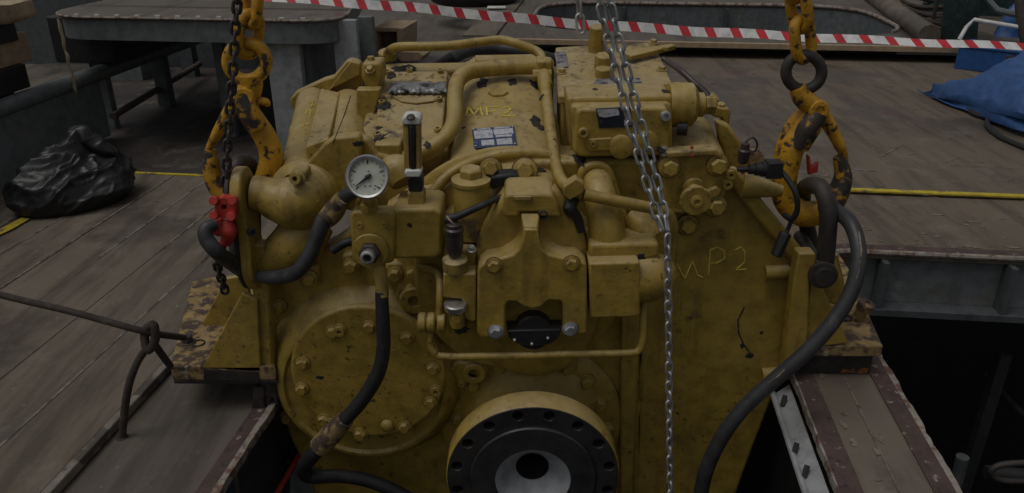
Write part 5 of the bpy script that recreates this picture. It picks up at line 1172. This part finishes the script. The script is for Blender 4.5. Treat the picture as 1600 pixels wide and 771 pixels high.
# chains
def link_mesh(name, pitch, wire, wid, mat, parent):
    pts = []
    hl = pitch / 2 - (wid / 2 - wire) * .0; r_ = wid / 2 - wire / 2
    st = pitch / 2 + wire / 2 - r_
    for k in range(9): a = -PI / 2 + PI * k / 8; pts.append(Vector((st + r_ * math.cos(a), r_ * math.sin(a), 0)))
    for k in range(9): a = PI / 2 + PI * k / 8; pts.append(Vector((-st + r_ * math.cos(a), r_ * math.sin(a), 0)))
    return MB().tube(pts, wire / 2, 10, 0, closed=True).build(name, mat, parent)
def chain(name, label, group, path, pitch, wire, wid, mat, roll=.3, jit=.12, n=8):
    path = smooth_path(path, n); root = thing(name, label, 'chain', path[-1], group)
    acc = [0]
    for i in range(1, len(path)): acc.append(acc[-1] + (path[i] - path[i - 1]).length)
    def atl(L):
        lo = 0
        while lo < len(acc) - 2 and acc[lo + 1] < L: lo += 1
        return path[lo].lerp(path[lo + 1], (L - acc[lo]) / max(1e-6, acc[lo + 1] - acc[lo]))
    first = None; k = 0; L = 0
    while L + pitch < acc[-1]:
        a, c = atl(L), atl(L + pitch); t = (c - a).normalized(); x, y, _ = ortho(t)
        # local axes: X along the chain, Y in the link's plane
        vdir = (EYE - a).normalized(); side = t.cross(Vector((0, -1, .3))).normalized(); nrm = side.cross(t)
        ang = roll + (PI / 2 if k % 2 else 0) + random.uniform(-jit, jit)
        yv = side * math.cos(ang) + nrm * math.sin(ang); zv = t.cross(yv)
        if first is None: first = link_mesh('chain_link', pitch, wire, wid, mat, root); o = first
        else: o = first.copy(); C.objects.link(o); o.name = 'chain_link'; adopt(o, root)
        mtx = Matrix((t, yv, zv)).transposed().to_4x4(); mtx.translation = (a + c) / 2; o.matrix_basis = mtx
        L += pitch; k += 1
    return root
g_ = 'silver hoist chains'
chain('hoist_chain', 'silver chain strand in front of the control box, the upper left of two', g_, px3([(926, -40, 1.98), (958, 95, 1.97), (990, 215, 1.95), (1022, 325, 1.92), (1040, 375, 1.9)]), .0375, .0078, .0265, 'galv', .25)
chain('hoist_chain', 'silver chain strand in front of the control box, right of its twin', g_, px3([(942, -40, 1.99), (974, 90, 1.98), (1005, 205, 1.96), (1036, 320, 1.93), (1045, 372, 1.9)]), .0375, .0078, .0265, 'galv', -.5)
chain('hoist_chain', 'silver chain hanging straight down in front of the yellow wall', g_, px3([(1043, 368, 1.885), (1044, 460, 1.885), (1045, 560, 1.89), (1046, 680, 1.89), (1048, 830, 1.89)]), .0335, .0078, .0245, 'galv', .35, .25)
chain('short_chain', 'short dull chain end hanging behind the control lid', None, px3([(903, -30, 2.9), (906, 30, 2.9), (910, 72, 2.9)]), .06, .011, .038, 'galv', .3)
chain('lashing_chain', 'thin dark chain hanging in front of the left hook', None, px3([(374, -30, 2.12), (368, 40, 2.12), (364, 110, 2.11), (358, 190, 2.1), (354, 260, 2.1), (350, 312, 2.1)]), .027, .0095, .029, 'steel_dark', .4, .2)
for x0, lab, path in [(1, 'heavy yellow lifting chain above the right hook', [(1238, -60, Yh), (1246, 0, Yh), (1254, 50, Yh), (1258, 96, Yh)]), (0, 'heavy yellow lifting chain above the left hook', [(398, -70, Yh), (394, 0, Yh), (390, 40, Yh), (386, 82, Yh)])]:
    chain('lifting_chain', lab, 'yellow lifting chains', px3(path), .088, .032, .092, 'hook', .45 if x0 else .9, .1)
# red clasp
rc = thing('chain_clasp', 'red painted chain clasp at the end of the thin dark chain', 'clasp', P(348, 370, 2.06))
MB().plate(roundpoly(px([(336, 314), (346, 309), (366, 312), (369, 322), (366, 341), (344, 342), (335, 334)], 2.04), .008), [px([(346, 320), (354, 320), (354, 328), (346, 328)], 2.04)], (0, .07, 0)).build('upper_jaw', 'red', rc, .008, seg=3)
for x, y in ((337, 313), (366, 313), (337, 336), (364, 338)):
    MB().cyl(P(x, y, 2.045), (0, -1, .3), .013, .02, 14).build('lug', 'red', rc)
MB().box(P(350, 324, 2.09), .012, .004, .012).build('chain_pocket', 'black', rc)
MB().lathe(P(343, 356, 2.05), (.4, -1, .2), [(.024, -.03), (.026, 0), (.022, .012), (.008, .016)], 22).build('lower_jaw', 'red', rc)
MB().tube(px3([(352, 346, 2.06), (357, 362, 2.05), (354, 382, 2.05)]), [.020, .024, .013], 16, 5).build('lower_jaw', 'red', rc)
MB().tube(px3([(352, 372, 2.07), (346, 392, 2.1), (350, 412, 2.12)]), .012, 10, 3).build('tail', 'red', rc)
chain('lower_chain', 'short rusty chain end below the red clasp at the foot', None, px3([(338, 392, 2.06), (338, 405, 2.07), (342, 425, 2.09), (350, 447, 2.12), (352, 460, 2.13)]), .027, .0095, .029, 'steel_dark', .3, .2)
# rope from the left with a knot
rp = thing('mooring_line', 'taut brown line with a hanging knotted end tied to the left foot', 'rope', P(235, 530, 2.0))
MB().tube(px3([(-700, 260, 2.3), (-300, 385, 2.12), (0, 461, 2.04), (110, 487, 2.02), (225, 518, 2.0), (288, 528, 2.12)]), [.0105] * 6, 10, 5).build('standing_part', 'rust_rope', rp)
MB().tube(px3([(230, 512, 1.985), (240, 508, 1.98), (243, 530, 1.98), (232, 548, 1.985), (226, 530, 2.0), (230, 512, 2.01), (242, 520, 2.01), (240, 545, 1.99)]), .0125, 10, 5).build('knot', 'rust_rope', rp)
MB().tube(px3([(232, 540, 1.99), (215, 566, 1.98), (202, 600, 1.97), (195, 640, 1.97), (191, 684, 1.97)]), [.011, .011, .012, .012, .011], 10, 5).build('tail', 'rust_rope', rp)
MB().lathe(P(191, 684, 1.97), (0, 0, -1), [(.016, -.004), (.02, 0), (.02, .004)], 14).build('tail_end', 'rust_rope', rp)
MB().tube(px3([(240, 536, 1.99), (254, 556, 2.03), (266, 572, 2.09)]), .011, 10, 4).build('second_tail', 'rust_rope', rp)
# pale bracket strip beside the beam, red bar in the hold
br = thing('pale_channel', 'pale metal channel with black clips beside the beam edge', 'channel', P(1230, 690, 2.0))
q = [D(uBl - .06, -1, .03), D(uBl - .004, -1, .06), D(uBl - .004, uv(PZ(1240, 600, .06))[1], .06), D(uBl - .06, uv(PZ(1214, 617, .03))[1], .03)]
MB().prism(q, (0, 0, -.014)).build('strip', 'alu', br, .004)
MB().tube([q[0] + Vector((0, 0, .004)), q[3] + Vector((0, 0, .004))], .010, 8, 0).build('lip', 'alu', br)
for (x, y) in [(1222, 636), (1240, 712), (1256, 748)]:
    c = PP(x, y, q[0], (q[1] - q[0]).cross(q[3] - q[0]).normalized()); MB().tube([c + Vector((0, 0, .004)), c + Vector((.012, .02, .03))], .008, 8, 0).build('clip', 'black', br)
b = MB(); tag(b.tube([P(470, 708, 2.35), P(430, 775, 2.2), P(400, 830, 2.1)], .012, 10, 0).build('red_bar', 'red', None), 'thin red bar leaning in the gap left of the gearbox', 'bar')
b = MB(); tag(b.tube([P(466, 694, 2.45), P(420, 772, 2.3), P(390, 830, 2.2)], .02, 8, 0).build('black_bar', 'black', None), 'black bar leaning behind the red one left of the gearbox', 'bar')
